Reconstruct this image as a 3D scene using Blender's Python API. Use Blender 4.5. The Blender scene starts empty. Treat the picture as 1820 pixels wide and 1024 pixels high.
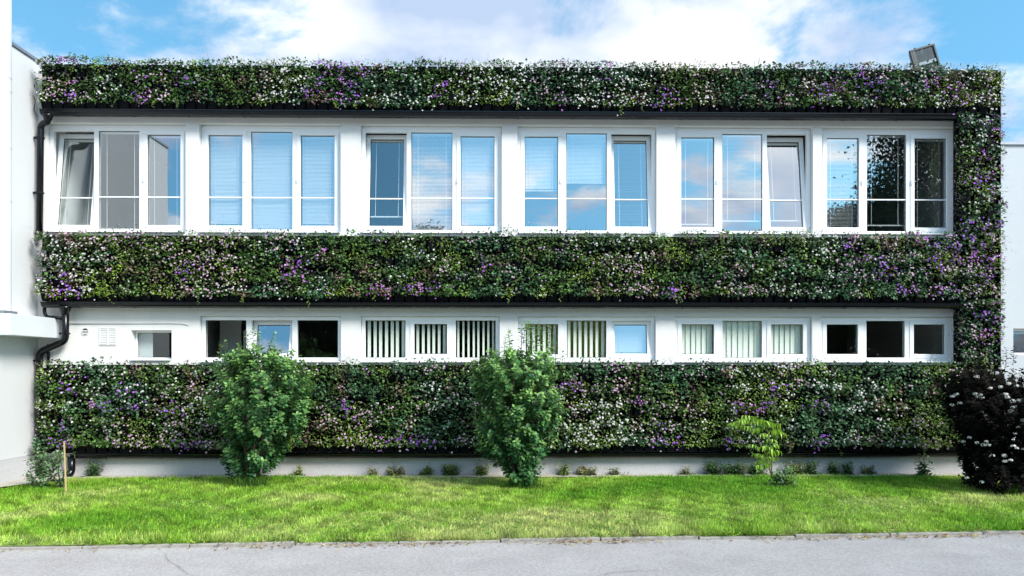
import bpy, math, random
import numpy as np
from mathutils import Vector, Matrix

R = math.radians
rng = np.random.default_rng(7)
random.seed(7)
scene = bpy.context.scene
col = scene.collection

# ------------------------------------------------------------------ camera
D, EYE, YAW, FPX = 11.83, 1.69, R(0.9), 1314.0
cam_data = bpy.data.cameras.new('camera')
cam = bpy.data.objects.new('camera', cam_data)
col.objects.link(cam)
cam.location = (0, -D, EYE)
cam.rotation_euler = (R(90), 0, -YAW)
cam_data.sensor_width = 36.0
cam_data.lens = 36.0 * FPX / 1820.0
cam_data.shift_y = 143.0 / 1820.0
cam_data.clip_start = 0.1
cam_data.clip_end = 3000
scene.camera = cam

# ------------------------------------------------------------------ sky, sun, exposure
SKY_LIFT = 0.35
SUN_EL, SUN_AZ = R(38), R(132)          # azimuth measured from +Y towards +X
world = bpy.data.worlds.new('World')
scene.world = world
world.use_nodes = True
wn, wl = world.node_tree.nodes, world.node_tree.links
wn.clear()
w_out = wn.new('ShaderNodeOutputWorld')
w_bg = wn.new('ShaderNodeBackground')
w_bg.inputs['Strength'].default_value = 0.125
sky = wn.new('ShaderNodeTexSky')
sky.sky_type = 'NISHITA'
sky.sun_disc = False
sky.sun_elevation = SUN_EL
sky.sun_rotation = SUN_AZ
sky.air_density = 1.0
sky.dust_density = 0.35
sky.ozone_density = 1.6
tc = wn.new('ShaderNodeTexCoord')
sep = wn.new('ShaderNodeSeparateXYZ')
wl.new(tc.outputs['Generated'], sep.inputs[0])


def wmath(op, a, b):
    n = wn.new('ShaderNodeMath')
    n.operation = op
    for i, v in enumerate((a, b)):
        if isinstance(v, (int, float)):
            n.inputs[i].default_value = v
        else:
            wl.new(v, n.inputs[i])
    return n.outputs[0]


# the blue is read a little above the true elevation: deep, even summer blue down to the roofs
hz = wn.new('ShaderNodeCombineXYZ')
wl.new(sep.outputs['X'], hz.inputs[0])
wl.new(sep.outputs['Y'], hz.inputs[1])
wl.new(wmath('ADD', wmath('MAXIMUM', sep.outputs['Z'], 0.0), SKY_LIFT), hz.inputs[2])
hn = wn.new('ShaderNodeVectorMath')
hn.operation = 'NORMALIZE'
wl.new(hz.outputs[0], hn.inputs[0])
wl.new(hn.outputs[0], sky.inputs[0])
zz = wmath('ADD', wmath('MAXIMUM', sep.outputs['Z'], 0.0), 0.22)
cx = wmath('DIVIDE', sep.outputs['X'], zz)
cy = wmath('DIVIDE', sep.outputs['Y'], zz)
comb = wn.new('ShaderNodeCombineXYZ')
wl.new(cx, comb.inputs[0])
wl.new(cy, comb.inputs[1])
CLOUD_OFFSET = (5.69, -12.56, 0.0)
mp = wn.new('ShaderNodeMapping')
mp.inputs['Location'].default_value = CLOUD_OFFSET
wl.new(comb.outputs[0], mp.inputs[0])
n1 = wn.new('ShaderNodeTexNoise')
n1.inputs['Scale'].default_value = 1.15
n1.inputs['Detail'].default_value = 12
n1.inputs['Roughness'].default_value = 0.60
n1.inputs['Distortion'].default_value = 0.25
wl.new(mp.outputs[0], n1.inputs['Vector'])
ramp = wn.new('ShaderNodeValToRGB')
ramp.color_ramp.elements[0].position = 0.465
ramp.color_ramp.elements[1].position = 0.555
ramp.color_ramp.interpolation = 'EASE'
wl.new(n1.outputs['Fac'], ramp.inputs[0])
n2 = wn.new('ShaderNodeTexNoise')
n2.inputs['Scale'].default_value = 1.9
n2.inputs['Detail'].default_value = 5
wl.new(mp.outputs[0], n2.inputs['Vector'])
ramp2 = wn.new('ShaderNodeValToRGB')
ramp2.color_ramp.elements[0].position = 0.43
ramp2.color_ramp.elements[1].position = 0.60
ramp2.color_ramp.elements[0].color = (2.7, 3.4, 4.6, 1)
ramp2.color_ramp.elements[1].color = (6.0, 6.05, 6.1, 1)
wl.new(n2.outputs['Fac'], ramp2.inputs[0])
gain = wn.new('ShaderNodeMix')
gain.data_type = 'RGBA'
gain.blend_type = 'MULTIPLY'
gain.inputs['Factor'].default_value = 1.0
gain.inputs[7].default_value = (0.98, 1.62, 1.5, 1)
wl.new(sky.outputs[0], gain.inputs[6])
wmix = wn.new('ShaderNodeMix')
wmix.data_type = 'RGBA'
wl.new(ramp.outputs[0], wmix.inputs['Factor'])
wl.new(gain.outputs[2], wmix.inputs[6])
sunv = wn.new('ShaderNodeVectorMath')
sunv.operation = 'DOT_PRODUCT'
wl.new(tc.outputs['Generated'], sunv.inputs[0])
sunv.inputs[1].default_value = (math.sin(SUN_AZ) * math.cos(SUN_EL), math.cos(SUN_AZ) * math.cos(SUN_EL), math.sin(SUN_EL))
glow = wmath('ADD', wmath('MULTIPLY', wmath('MAXIMUM', sunv.outputs['Value'], 0.0), 0.6), 0.9)
lit = wn.new('ShaderNodeVectorMath')
lit.operation = 'SCALE'
wl.new(ramp2.outputs[0], lit.inputs[0])
wl.new(glow, lit.inputs['Scale'])
wl.new(lit.outputs[0], wmix.inputs[7])
wl.new(wmix.outputs[2], w_bg.inputs['Color'])
wl.new(w_bg.outputs[0], w_out.inputs[0])

sun_data = bpy.data.lights.new('sun', 'SUN')
sun_data.energy = 3.2
sun_data.angle = R(20)
sun_data.color = (1.0, 0.96, 0.89)
sun = bpy.data.objects.new('sun', sun_data)
col.objects.link(sun)
sdir = Vector((math.sin(SUN_AZ) * math.cos(SUN_EL), math.cos(SUN_AZ) * math.cos(SUN_EL), math.sin(SUN_EL)))
sun.rotation_euler = sdir.to_track_quat('Z', 'Y').to_euler()
sun.location = (20, -10, 30)

scene.view_settings.view_transform = 'Standard'
scene.view_settings.look = 'None'
scene.view_settings.gamma = 1.0
scene.view_settings.use_curve_mapping = False
scene.view_settings.exposure = 0.88
scene.render.engine = 'CYCLES'
scene.cycles.max_bounces = 8
scene.cycles.transparent_max_bounces = 16

# ------------------------------------------------------------------ measuring helpers (photograph survey -> metres)
_s, _c = math.sin(YAW), math.cos(YAW)


def ray(px, py):
    u, v = (px - 910.0) / FPX, (655.0 - py) / FPX
    return Vector((_s + _c * u, _c - _s * u, v))


def P(px, py, Y=0.0):
    r = ray(px, py)
    t = (Y + D) / r.y
    return Vector((r.x * t, Y, EYE + r.z * t))


def G(px, py, z=0.0):
    r = ray(px, py)
    t = (z - EYE) / r.z
    return Vector((r.x * t, -D + r.y * t, z))


def FX(px, Y=0.0):
    return P(px, 655, Y).x


# ------------------------------------------------------------------ materials
MATS = {}


def nodes_of(name):
    m = bpy.data.materials.new(name)
    m.use_nodes = True
    nt = m.node_tree
    return m, nt.nodes, nt.links, nt.nodes['Principled BSDF']


def mat(name, c, rough=0.6, var=0.0, scale=6.0, bump=0.0, bscale=60.0, metal=0.0, spec=0.5, c2=None, stretch=None):
    m, n, l, b = nodes_of(name)
    b.inputs['Roughness'].default_value = rough
    b.inputs['Metallic'].default_value = metal
    b.inputs['Specular IOR Level'].default_value = spec
    b.inputs['Base Color'].default_value = (*c, 1)
    tcn = n.new('ShaderNodeTexCoord')
    src = tcn.outputs['Object']
    if stretch:
        mpn = n.new('ShaderNodeMapping')
        mpn.inputs['Scale'].default_value = stretch
        l.new(src, mpn.inputs[0])
        src = mpn.outputs[0]
    if var > 0 or c2:
        t = n.new('ShaderNodeTexNoise')
        t.inputs['Scale'].default_value = scale
        t.inputs['Detail'].default_value = 6
        t.inputs['Roughness'].default_value = 0.62
        l.new(src, t.inputs['Vector'])
        r = n.new('ShaderNodeValToRGB')
        r.color_ramp.elements[0].position = 0.3
        r.color_ramp.elements[1].position = 0.7
        d = c2 if c2 else tuple(v * (1 - var) for v in c)
        r.color_ramp.elements[0].color = (*d, 1)
        r.color_ramp.elements[1].color = (*c, 1)
        l.new(t.outputs['Fac'], r.inputs[0])
        l.new(r.outputs[0], b.inputs['Base Color'])
    if bump > 0:
        t = n.new('ShaderNodeTexNoise')
        t.inputs['Scale'].default_value = bscale
        t.inputs['Detail'].default_value = 4
        l.new(tcn.outputs['Object'], t.inputs['Vector'])
        bp = n.new('ShaderNodeBump')
        bp.inputs['Strength'].default_value = bump
        bp.inputs['Distance'].default_value = 0.01
        l.new(t.outputs['Fac'], bp.inputs['Height'])
        l.new(bp.outputs[0], b.inputs['Normal'])
    MATS[name] = m
    return m


def leaf_mat(name, trans=0.3, rough=0.5, spec=0.35):
    m, n, l, b = nodes_of(name)
    a = n.new('ShaderNodeAttribute')
    a.attribute_name = 'Col'
    l.new(a.outputs['Color'], b.inputs['Base Color'])
    b.inputs['Roughness'].default_value = rough
    b.inputs['Specular IOR Level'].default_value = spec
    tr = n.new('ShaderNodeBsdfTranslucent')
    l.new(a.outputs['Color'], tr.inputs['Color'])
    mx = n.new('ShaderNodeMixShader')
    mx.inputs[0].default_value = trans
    l.new(b.outputs[0], mx.inputs[1])
    l.new(tr.outputs[0], mx.inputs[2])
    l.new(mx.outputs[0], n['Material Output'].inputs[0])
    MATS[name] = m
    return m


def glass_mat(name, refl, tint):
    m, n, l, b = nodes_of(name)
    n.remove(b)
    g = n.new('ShaderNodeBsdfGlossy')
    g.inputs['Roughness'].default_value = 0.0
    g.inputs['Color'].default_value = (0.93, 0.97, 1.0, 1)
    t = n.new('ShaderNodeBsdfTransparent')
    t.inputs['Color'].default_value = (*tint, 1)
    f0 = n.new('ShaderNodeLayerWeight')
    f0.inputs['Blend'].default_value = 0.5
    f = n.new('ShaderNodeMath')
    f.operation = 'POWER'
    f.inputs[1].default_value = 5.0
    l.new(f0.outputs['Facing'], f.inputs[0])
    ad = n.new('ShaderNodeMath')
    ad.operation = 'ADD'
    ad.use_clamp = True
    ad.inputs[1].default_value = refl
    l.new(f.outputs[0], ad.inputs[0])
    tcn = n.new('ShaderNodeTexCoord')
    ns = n.new('ShaderNodeTexNoise')
    ns.inputs['Scale'].default_value = 1.6
    ns.inputs['Detail'].default_value = 1
    l.new(tcn.outputs['Object'], ns.inputs['Vector'])
    bp = n.new('ShaderNodeBump')
    bp.inputs['Strength'].default_value = 0.02
    bp.inputs['Distance'].default_value = 0.02
    l.new(ns.outputs['Fac'], bp.inputs['Height'])
    l.new(bp.outputs[0], g.inputs['Normal'])
    mx = n.new('ShaderNodeMixShader')
    l.new(ad.outputs[0], mx.inputs[0])
    l.new(t.outputs[0], mx.inputs[1])
    l.new(g.outputs[0], mx.inputs[2])
    l.new(mx.outputs[0], n['Material Output'].inputs[0])
    MATS[name] = m
    return m


mat('plaster', (0.76, 0.75, 0.74), 0.9, 0.09, 2.2, 0.25, 140, stretch=(1, 1, 0.45))
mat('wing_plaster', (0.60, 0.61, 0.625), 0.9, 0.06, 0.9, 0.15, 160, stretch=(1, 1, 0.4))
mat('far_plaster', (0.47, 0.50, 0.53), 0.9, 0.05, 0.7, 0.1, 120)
mat('plinth_stone', (0.60, 0.60, 0.61), 0.95, 0.0, 90.0, 0.6, 160, c2=(0.40, 0.40, 0.415))
mat('strip_concrete', (0.50, 0.46, 0.40), 0.95, 0.25, 7.0, 0.4, 90)
mat('upvc', (0.86, 0.87, 0.88), 0.35, 0.03, 3.0)
mat('black_metal', (0.004, 0.0045, 0.006), 0.22, 0.3, 5.0, spec=0.35)
mat('pot_plastic', (0.004, 0.0045, 0.0065), 0.5, 0.4, 9.0, spec=0.08)
mat('panel_black', (0.003, 0.003, 0.003), 0.9, spec=0.1)
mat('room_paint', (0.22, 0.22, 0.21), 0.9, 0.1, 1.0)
mat('shaded_room_paint', (0.09, 0.09, 0.095), 0.9, 0.1, 1.0)  # darker copy of the room paint: upper rooms' shade put into the colour
mat('room_yellow', (0.70, 0.64, 0.16), 0.9, 0.1, 1.0)
mat('slat_white', (0.78, 0.79, 0.78), 0.5, 0.03, 4.0)
mat('slat_cream', (0.80, 0.84, 0.76), 0.7, 0.05, 4.0)
mat('cord_white', (0.8, 0.8, 0.8), 0.6)
mat('sheet_metal', (0.62, 0.65, 0.68), 0.4, 0.05, 2.0, metal=0.0)
mat('flashing', (0.28, 0.30, 0.33), 0.45, 0.1, 3.0, metal=0.6)
mat('grille_white', (0.68, 0.68, 0.68), 0.6)
mat('asphalt', (0.30, 0.295, 0.305), 0.92)
mat('kerb_stone', (0.40, 0.37, 0.33), 0.95, 0.35, 11.0, 0.5, 80)
mat('soil', (0.10, 0.075, 0.045), 1.0, 0.4, 6.0, 0.6, 40)
mat('thatch', (0.27, 0.34, 0.09), 1.0, 0.5, 9.0, 0.6, 40)
mat('bark', (0.11, 0.085, 0.06), 0.95, 0.4, 20.0, 0.6, 60)
mat('dark_bark', (0.012, 0.009, 0.008), 0.95, spec=0.1)
mat('green_bark', (0.20, 0.17, 0.10), 0.9, 0.3, 20.0)
mat('stake_wood', (0.62, 0.43, 0.22), 0.8, 0.3, 14.0, stretch=(4, 4, 0.5))
mat('lamp_housing', (0.022, 0.030, 0.036), 0.45, 0.2, 9.0)
mat('lamp_reflector', (0.10, 0.115, 0.125), 0.6, 0.4, 9.0)
mat('roof_gravel', (0.25, 0.24, 0.23), 1.0, 0.3, 20.0)
glass_mat('window_glass', 0.42, (0.92, 0.96, 0.97))
glass_mat('clear_glass', 0.24, (0.86, 0.92, 0.92))
glass_mat('lower_glass', 0.10, (0.93, 0.97, 0.95))
glass_mat('lamp_glass', 0.08, (0.8, 0.85, 0.88))
leaf_mat('wall_leaf', 0.22, 0.5, 0.35)
leaf_mat('shrub_leaf', 0.25, 0.38, 0.45)
leaf_mat('dark_leaf', 0.06, 0.75, 0.1)
leaf_mat('petal', 0.25, 0.7, 0.2)
leaf_mat('blade', 0.45, 0.6, 0.25)
leaf_mat('dry_leaf', 0.1, 0.9, 0.1)

# asphalt: fine aggregate, worn light patches, hairline cracks
m = MATS['asphalt']
n, l = m.node_tree.nodes, m.node_tree.links
b = n['Principled BSDF']
tcn = n.new('ShaderNodeTexCoord')


def anoise(scale, detail, rough=0.6):
    t = n.new('ShaderNodeTexNoise')
    t.inputs['Scale'].default_value = scale
    t.inputs['Detail'].default_value = detail
    t.inputs['Roughness'].default_value = rough
    l.new(tcn.outputs['Object'], t.inputs['Vector'])
    return t.outputs['Fac']


def aramp(src, p0, c0, p1, c1):
    r = n.new('ShaderNodeValToRGB')
    r.color_ramp.elements[0].position = p0
    r.color_ramp.elements[1].position = p1
    r.color_ramp.elements[0].color = (*c0, 1)
    r.color_ramp.elements[1].color = (*c1, 1)
    l.new(src, r.inputs[0])
    return r.outputs[0]


def amul(a, bb, fac=1.0):
    x = n.new('ShaderNodeMix')
    x.data_type = 'RGBA'
    x.blend_type = 'MULTIPLY'
    x.inputs['Factor'].default_value = fac
    l.new(a, x.inputs[6])
    l.new(bb, x.inputs[7])
    return x.outputs[2]


base = aramp(anoise(1.4, 8, 0.7), 0.3, (0.38, 0.350, 0.338), 0.72, (0.50, 0.465, 0.448))
grain = aramp(anoise(130, 3), 0.35, (0.66, 0.66, 0.67), 0.62, (1.12, 1.12, 1.12))
fine = aramp(anoise(28, 5, 0.75), 0.38, (0.82, 0.82, 0.83), 0.6, (1.06, 1.06, 1.05))
vor = n.new('ShaderNodeTexVoronoi')
vor.feature = 'DISTANCE_TO_EDGE'
vor.inputs['Scale'].default_value = 0.42
wob = n.new('ShaderNodeMix')
wob.data_type = 'RGBA'
wob.inputs['Factor'].default_value = 0.16
wob2 = n.new('ShaderNodeTexNoise')
wob2.inputs['Scale'].default_value = 2.2
wob2.inputs['Detail'].default_value = 6
l.new(tcn.outputs['Object'], wob2.inputs['Vector'])
l.new(tcn.outputs['Object'], wob.inputs[6])
l.new(wob2.outputs['Color'], wob.inputs[7])
l.new(wob.outputs[2], vor.inputs['Vector'])
crack = aramp(vor.outputs['Distance'], 0.0, (0.62, 0.60, 0.58), 0.005, (1, 1, 1))
crackmask = aramp(anoise(0.8, 2), 0.52, (1, 1, 1), 0.6, (0, 0, 0))
cm = n.new('ShaderNodeMix')
cm.data_type = 'RGBA'
l.new(crackmask, cm.inputs['Factor'])
l.new(crack, cm.inputs[6])
cm.inputs[7].default_value = (1, 1, 1, 1)
l.new(amul(amul(amul(base, grain), fine), cm.outputs[2]), b.inputs['Base Color'])
bp = n.new('ShaderNodeBump')
bp.inputs['Strength'].default_value = 0.5
bp.inputs['Distance'].default_value = 0.006
l.new(anoise(120, 3), bp.inputs['Height'])
l.new(bp.outputs[0], b.inputs['Normal'])


# ------------------------------------------------------------------ mesh helpers
class MB:
    def __init__(self):
        self.v, self.f = [], []

    def quad(self, a, b2, c, d):
        i = len(self.v)
        self.v += [tuple(a), tuple(b2), tuple(c), tuple(d)]
        self.f.append((i, i + 1, i + 2, i + 3))
        return self

    def hexa(self, p):
        i = len(self.v)
        self.v += [tuple(q) for q in p]
        self.f += [tuple(i + k for k in q) for q in
                   ((0, 3, 2, 1), (4, 5, 6, 7), (0, 1, 5, 4), (1, 2, 6, 5), (2, 3, 7, 6), (3, 0, 4, 7))]
        return self

    def box(self, x0, x1, y0, y1, z0, z1):
        return self.hexa([(x0, y0, z0), (x1, y0, z0), (x1, y1, z0), (x0, y1, z0),
                          (x0, y0, z1), (x1, y0, z1), (x1, y1, z1), (x0, y1, z1)])

    def tube(self, pts, rad, n=8, caps=True):
        pts = [Vector(p) for p in pts]
        if not hasattr(rad, '__len__'):
            rad = [rad] * len(pts)
        i0 = len(self.v)
        prev = None
        for k, p in enumerate(pts):
            d = (pts[min(k + 1, len(pts) - 1)] - pts[max(k - 1, 0)])
            d = d.normalized() if d.length > 1e-9 else Vector((0, 0, 1))
            if prev is None:
                a = d.cross(Vector((0, 1, 0)))
                if a.length < 0.1:
                    a = d.cross(Vector((1, 0, 0)))
            else:
                a = prev - d * prev.dot(d)
            a.normalize()
            prev = a
            b2 = d.cross(a)
            for j in range(n):
                t = 2 * math.pi * j / n
                self.v.append(tuple(p + (a * math.cos(t) + b2 * math.sin(t)) * rad[k]))
        for k in range(len(pts) - 1):
            for j in range(n):
                q = i0 + k * n
                self.f.append((q + j, q + (j + 1) % n, q + n + (j + 1) % n, q + n + j))
        if caps:
            self.f.append(tuple(i0 + j for j in reversed(range(n))))
            self.f.append(tuple(i0 + (len(pts) - 1) * n + j for j in range(n)))
        return self

    def mesh(self, name, m, smooth=False):
        me = bpy.data.meshes.new(name)
        me.from_pydata(self.v, [], self.f)
        if smooth:
            me.polygons.foreach_set('use_smooth', [True] * len(me.polygons))
        me.materials.append(MATS[m])
        me.update()
        return me

    def build(self, name, m, parent=None, smooth=False, bevel=0.0):
        o = link(name, self.mesh(name, m, smooth), parent)
        if bevel:
            md = o.modifiers.new('bevel', 'BEVEL')
            md.width = bevel
            md.segments = 2
            md.limit_method = 'ANGLE'
            md.angle_limit = R(40)
        return o


def link(name, me, parent=None, loc=None):
    o = bpy.data.objects.new(name, me)
    col.objects.link(o)
    if parent is not None:
        o.parent = parent
    if loc is not None:
        o.location = loc
    return o


def tag(o, label=None, cat=None, group=None, kind=None):
    for k, v in (('label', label), ('category', cat), ('group', group), ('kind', kind)):
        if v:
            o[k] = v
    return o


def empty(name, loc, label=None, cat=None, group=None):
    o = bpy.data.objects.new(name, None)
    col.objects.link(o)
    o.location = loc
    o.empty_display_size = 0.2
    return tag(o, label, cat, group)


def np_mesh(name, V, F, m, cols=None, smooth=False):
    """V (n,3), F (k,s) with one face size s, cols per vertex (n,3)"""
    me = bpy.data.meshes.new(name)
    nf, s = F.shape
    me.vertices.add(len(V))
    me.vertices.foreach_set('co', np.ascontiguousarray(V, dtype=np.float32).ravel())
    me.loops.add(nf * s)
    me.loops.foreach_set('vertex_index', np.ascontiguousarray(F, dtype=np.int32).ravel())
    me.polygons.add(nf)
    me.polygons.foreach_set('loop_start', np.arange(0, nf * s, s, dtype=np.int32))
    me.polygons.foreach_set('loop_total', np.full(nf, s, dtype=np.int32))
    if smooth:
        me.polygons.foreach_set('use_smooth', np.ones(nf, dtype=bool))
    if cols is not None:
        ca = me.color_attributes.new('Col', 'FLOAT_COLOR', 'POINT')
        c4 = np.ones((len(V), 4), dtype=np.float32)
        c4[:, :3] = cols
        ca.data.foreach_set('color', c4.ravel())
    me.materials.append(MATS[m])
    me.update(calc_edges=True)
    return me


# templates: (along, across, up) and triangles
LEAF4 = (np.array([[0, 0, 0], [0.45, 0.5, 0.14], [1, 0, -0.06], [0.45, -0.5, 0.14]]), np.array([[0, 2, 1], [0, 3, 2]]))
LEAF6 = (np.array([[0, 0, 0], [0.22, 0.40, 0.10], [0.62, 0.42, 0.07], [1, 0, -0.12], [0.62, -0.42, 0.07], [0.22, -0.40, 0.10], [0.45, 0, 0.0]]),
         np.array([[0, 6, 1], [1, 6, 2], [2, 6, 3], [3, 6, 4], [4, 6, 5], [5, 6, 0]]))
_a = np.arange(5) * 2 * np.pi / 5
FLOWER = (np.vstack([[[0, 0, 0.12]],
                     np.stack([np.cos(_a) * 0.5, np.sin(_a) * 0.5, np.zeros(5)], 1),
                     np.stack([np.cos(_a + np.pi / 5) * 0.30, np.sin(_a + np.pi / 5) * 0.30, np.full(5, 0.05)], 1)]),
          np.array([t for k in range(5) for t in ([0, 1 + k, 6 + k], [0, 6 + k, 1 + (k + 1) % 5])]))


def norm(a):
    return a / np.maximum(np.linalg.norm(a, axis=1, keepdims=True), 1e-9)


def scatter(tpl, pos, axis, up, length, width, cols):
    """place a template many times; returns V, F, C"""
    T, F = tpl
    axis = norm(axis)
    side = norm(np.cross(up, axis))
    nrm = np.cross(axis, side)
    N, k = len(pos), len(T)
    L = np.asarray(length).reshape(-1, 1, 1)
    W = np.asarray(width).reshape(-1, 1, 1)
    V = pos[:, None, :] + T[None, :, 0:1] * L * axis[:, None, :] + T[None, :, 1:2] * W * side[:, None, :] + T[None, :, 2:3] * L * nrm[:, None, :]
    FF = (F[None] + (np.arange(N) * k)[:, None, None]).reshape(-1, 3)
    C = np.repeat(cols, k, axis=0)
    return V.reshape(-1, 3), FF, C


def join(parts):
    V, F, C, o = [], [], [], 0
    for v, f, c in parts:
        V.append(v)
        F.append(f + o)
        C.append(c)
        o += len(v)
    return np.vstack(V), np.vstack(F), np.vstack(C)


def strips(p0, p1, w, cols, bend=None):
    """thin upright blades: one triangle-and-quad each"""
    d = p1 - p0
    side = norm(np.stack([rng.normal(size=len(p0)), rng.normal(size=len(p0)) * 0.4, np.zeros(len(p0))], 1)) * w[:, None] * 0.5
    mid = p0 + d * 0.55
    if bend is not None:
        mid = mid - bend * 0.3
        p1 = p1 + bend * 0.5
    V = np.stack([p0 - side, p0 + side, mid + side * 0.7, mid - side * 0.7, p1], 1).reshape(-1, 3)
    F = np.array([[0, 1, 2], [0, 2, 3], [3, 2, 4]])
    F = (F[None] + (np.arange(len(p0)) * 5)[:, None, None]).reshape(-1, 3)
    return V, F, np.repeat(cols, 5, axis=0)


class Field:
    """smooth 2-D noise, roughly in 0..1"""
    def __init__(self, scale, seed, octaves=3):
        r = np.random.default_rng(seed)
        self.k = []
        for o in range(octaves):
            for _ in range(7):
                a = r.uniform(0, 2 * np.pi)
                f = scale * 2 ** o * r.uniform(0.6, 1.4)
                self.k.append((np.cos(a) * f, np.sin(a) * f, r.uniform(0, 6.28), 0.6 ** o))
        self.n = math.sqrt(sum(q[3] ** 2 for q in self.k) / 2)

    def __call__(self, x, y):
        s = sum(w * np.sin(a * x + b2 * y + p) for a, b2, p, w in self.k)
        return 0.5 + 0.5 * np.clip(s / (2.0 * self.n), -1, 1)


# ------------------------------------------------------------------ ground, road, kerb, lawn
def sheet(name, pts, z, m, kind='structure'):
    mb = MB()
    mb.v = [(x, y, z) for x, y in pts]
    mb.f = [tuple(range(len(pts)))]
    o = mb.build(name, m)
    o['kind'] = kind
    return o


sheet('ground', [(-400, -400), (400, -400), (400, 400), (-400, 400)], -0.13, 'soil')
kl, kr = G(0, 972), G(1820, 944)
kslope = (kr.y - kl.y) / (kr.x - kl.x)


def kerb_y(x):
    return kl.y + (x - kl.x) * kslope


RZ = -0.035
sheet('road', [(-60, kerb_y(-60) - 60), (60, kerb_y(60) - 60), (60, kerb_y(60) + 0.025), (-60, kerb_y(-60) + 0.025)], RZ, 'asphalt')

# kerb: a row of thin concrete edging stones, uneven
kerb = empty('kerb', (0, kerb_y(0), 0))
kerb['kind'] = 'structure'
x = -9.0
k = 0
while x < 10.0:
    L = 1.0
    y0, y1 = kerb_y(x), kerb_y(x + L)
    g = 0.006
    dz = random.uniform(-0.012, 0.004)
    dy = random.uniform(-0.012, 0.012)
    tl = random.uniform(-0.008, 0.008)
    mb = MB()
    mb.hexa([(x + g, y0 + dy, -0.14), (x + L - g, y1 + dy, -0.14), (x + L - g, y1 + dy + 0.06, -0.14), (x + g, y0 + dy + 0.06, -0.14),
             (x + g, y0 + dy, 0.0 + dz), (x + L - g, y1 + dy, dz + tl), (x + L - g, y1 + dy + 0.045, dz + tl), (x + g, y0 + dy + 0.045, dz)])
    o = mb.build('kerb_stone', 'kerb_stone', kerb, bevel=0.008)
    o.matrix_parent_inverse = Matrix.Translation(-kerb.location)
    x += L
    k += 1

# lawn ground: gently uneven soil sheet, then blades
lf = Field(1.1, 3)


def lawn_z(x, y):
    return -0.015 + 0.03 * (lf(x, y) - 0.5)


nx, ny = 120, 30
xs = np.linspace(-16, 16, nx)
V = []
for j in range(ny):
    t = j / (ny - 1)
    ys = kerb_y(xs) + 0.03 + t * (-0.30 - kerb_y(xs) - 0.03)
    V.append(np.stack([xs, ys, lawn_z(xs, ys)], 1))
V = np.vstack(V)
ii = np.arange(nx * ny).reshape(ny, nx)
F = np.stack([ii[:-1, :-1], ii[:-1, 1:], ii[1:, 1:], ii[1:, :-1]], -1).reshape(-1, 4)
lawn = link('lawn', np_mesh('lawn', V, F, 'thatch', smooth=True))
lawn['kind'] = 'structure'

# pale concrete strip along the foot of the plinth and apron at the wing
sheet('path', [(-16, -0.34), (16, -0.34), (16, 0.05), (-16, 0.05)], 0.004, 'strip_concrete')
WX = FX(67)                                  # the wing's wall plane
apron = [G(-260, 900), G(-20, 871), G(48, 862), G(150, 848), G(165, 842)]
sheet('path', [(p.x, p.y) for p in apron] + [(apron[-1].x, -0.335), (WX - 4, -0.335)], 0.02, 'strip_concrete')

# shrubs stand in the lawn: know their feet first
S1, S2 = G(447, 864), G(925, 866)
SD = G(1800, 872)
TR, TL = G(1375, 852), G(112, 868)

# grass blades
N = 330000
u = rng.uniform(0, 1, N)
bx = rng.uniform(-8.6, 9.0, N)
yk, yb = kerb_y(bx) + 0.05, np.full(N, -0.36)
by = yk + (yb - yk) * u ** 1.12
left_cut = np.interp(bx, [p.x for p in apron], [p.y for p in apron], left=-99, right=9)
keep = ~((bx < apron[-1].x) & (by > np.interp(bx, [p.x for p in apron], [p.y for p in apron]) - 0.05))
edge = by > -0.36 - 0.10 * rng.uniform(0, 1, N) ** 2
keep &= ~(edge & (rng.uniform(0, 1, N) < 0.3))
bare = Field(0.8, 21)(bx, by * 1.6)
fbare = Field(2.6, 22)(bx, by * 1.5)
keep &= rng.uniform(0, 1, N) < np.clip(1.25 - 1.1 * np.clip((bare * 0.6 + fbare * 0.4 - 0.55) / 0.2, 0, 1) * (by < -2.2), 0.25, 1)
bx, by = bx[keep], by[keep]
N = len(bx)
bz = lawn_z(bx, by)
p0 = np.stack([bx, by, bz - 0.004], 1)
tall = Field(1.7, 5)(bx, by)
fine_t = Field(13.0, 6)(bx, by)
near_kerb = np.clip(1 - (by - kerb_y(bx) - 0.05) / 0.35, 0, 1)
hgt = (0.026 + 0.020 * tall + 0.032 * fine_t) * rng.uniform(0.55, 1.35, N) * (1 + 0.5 * near_kerb)
lean = np.stack([rng.normal(0, 1.1, N), rng.normal(0, 1.0, N), np.zeros(N)], 1) * hgt[:, None]
p1 = p0 + lean + np.stack([np.zeros(N), np.zeros(N), hgt], 1)
dry = np.clip((Field(0.9, 8)(bx, by * 1.3) - 0.5) * 1.1 + 0.36 + Field(3.5, 9)(bx, by) * 0.45 + rng.normal(0, 0.16, N) - 0.06, 0, 1)
rich = np.array([0.15, 0.36, 0.025])
mid = np.array([0.34, 0.54, 0.06])
pale = np.array([0.58, 0.62, 0.23])
t1 = np.clip(dry * 2, 0, 1)[:, None]
t2 = np.clip(dry * 2 - 1, 0, 1)[:, None]
gc = (rich * (1 - t1) + mid * t1) * (1 - t2) + pale * t2
gc = gc * (rng.uniform(0.6, 1.35, N) * (0.55 + 0.95 * Field(17.0, 10, 2)(bx, by * 0.8)))[:, None]
V, F, C = strips(p0, p1, rng.uniform(0.008, 0.015, N), gc, bend=-lean * 0.6)
grass = link('grass', np_mesh('grass', V, F, 'blade', C))
tag(grass, 'short green mown grass blades covering the lawn', 'grass', kind='stuff')

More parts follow.
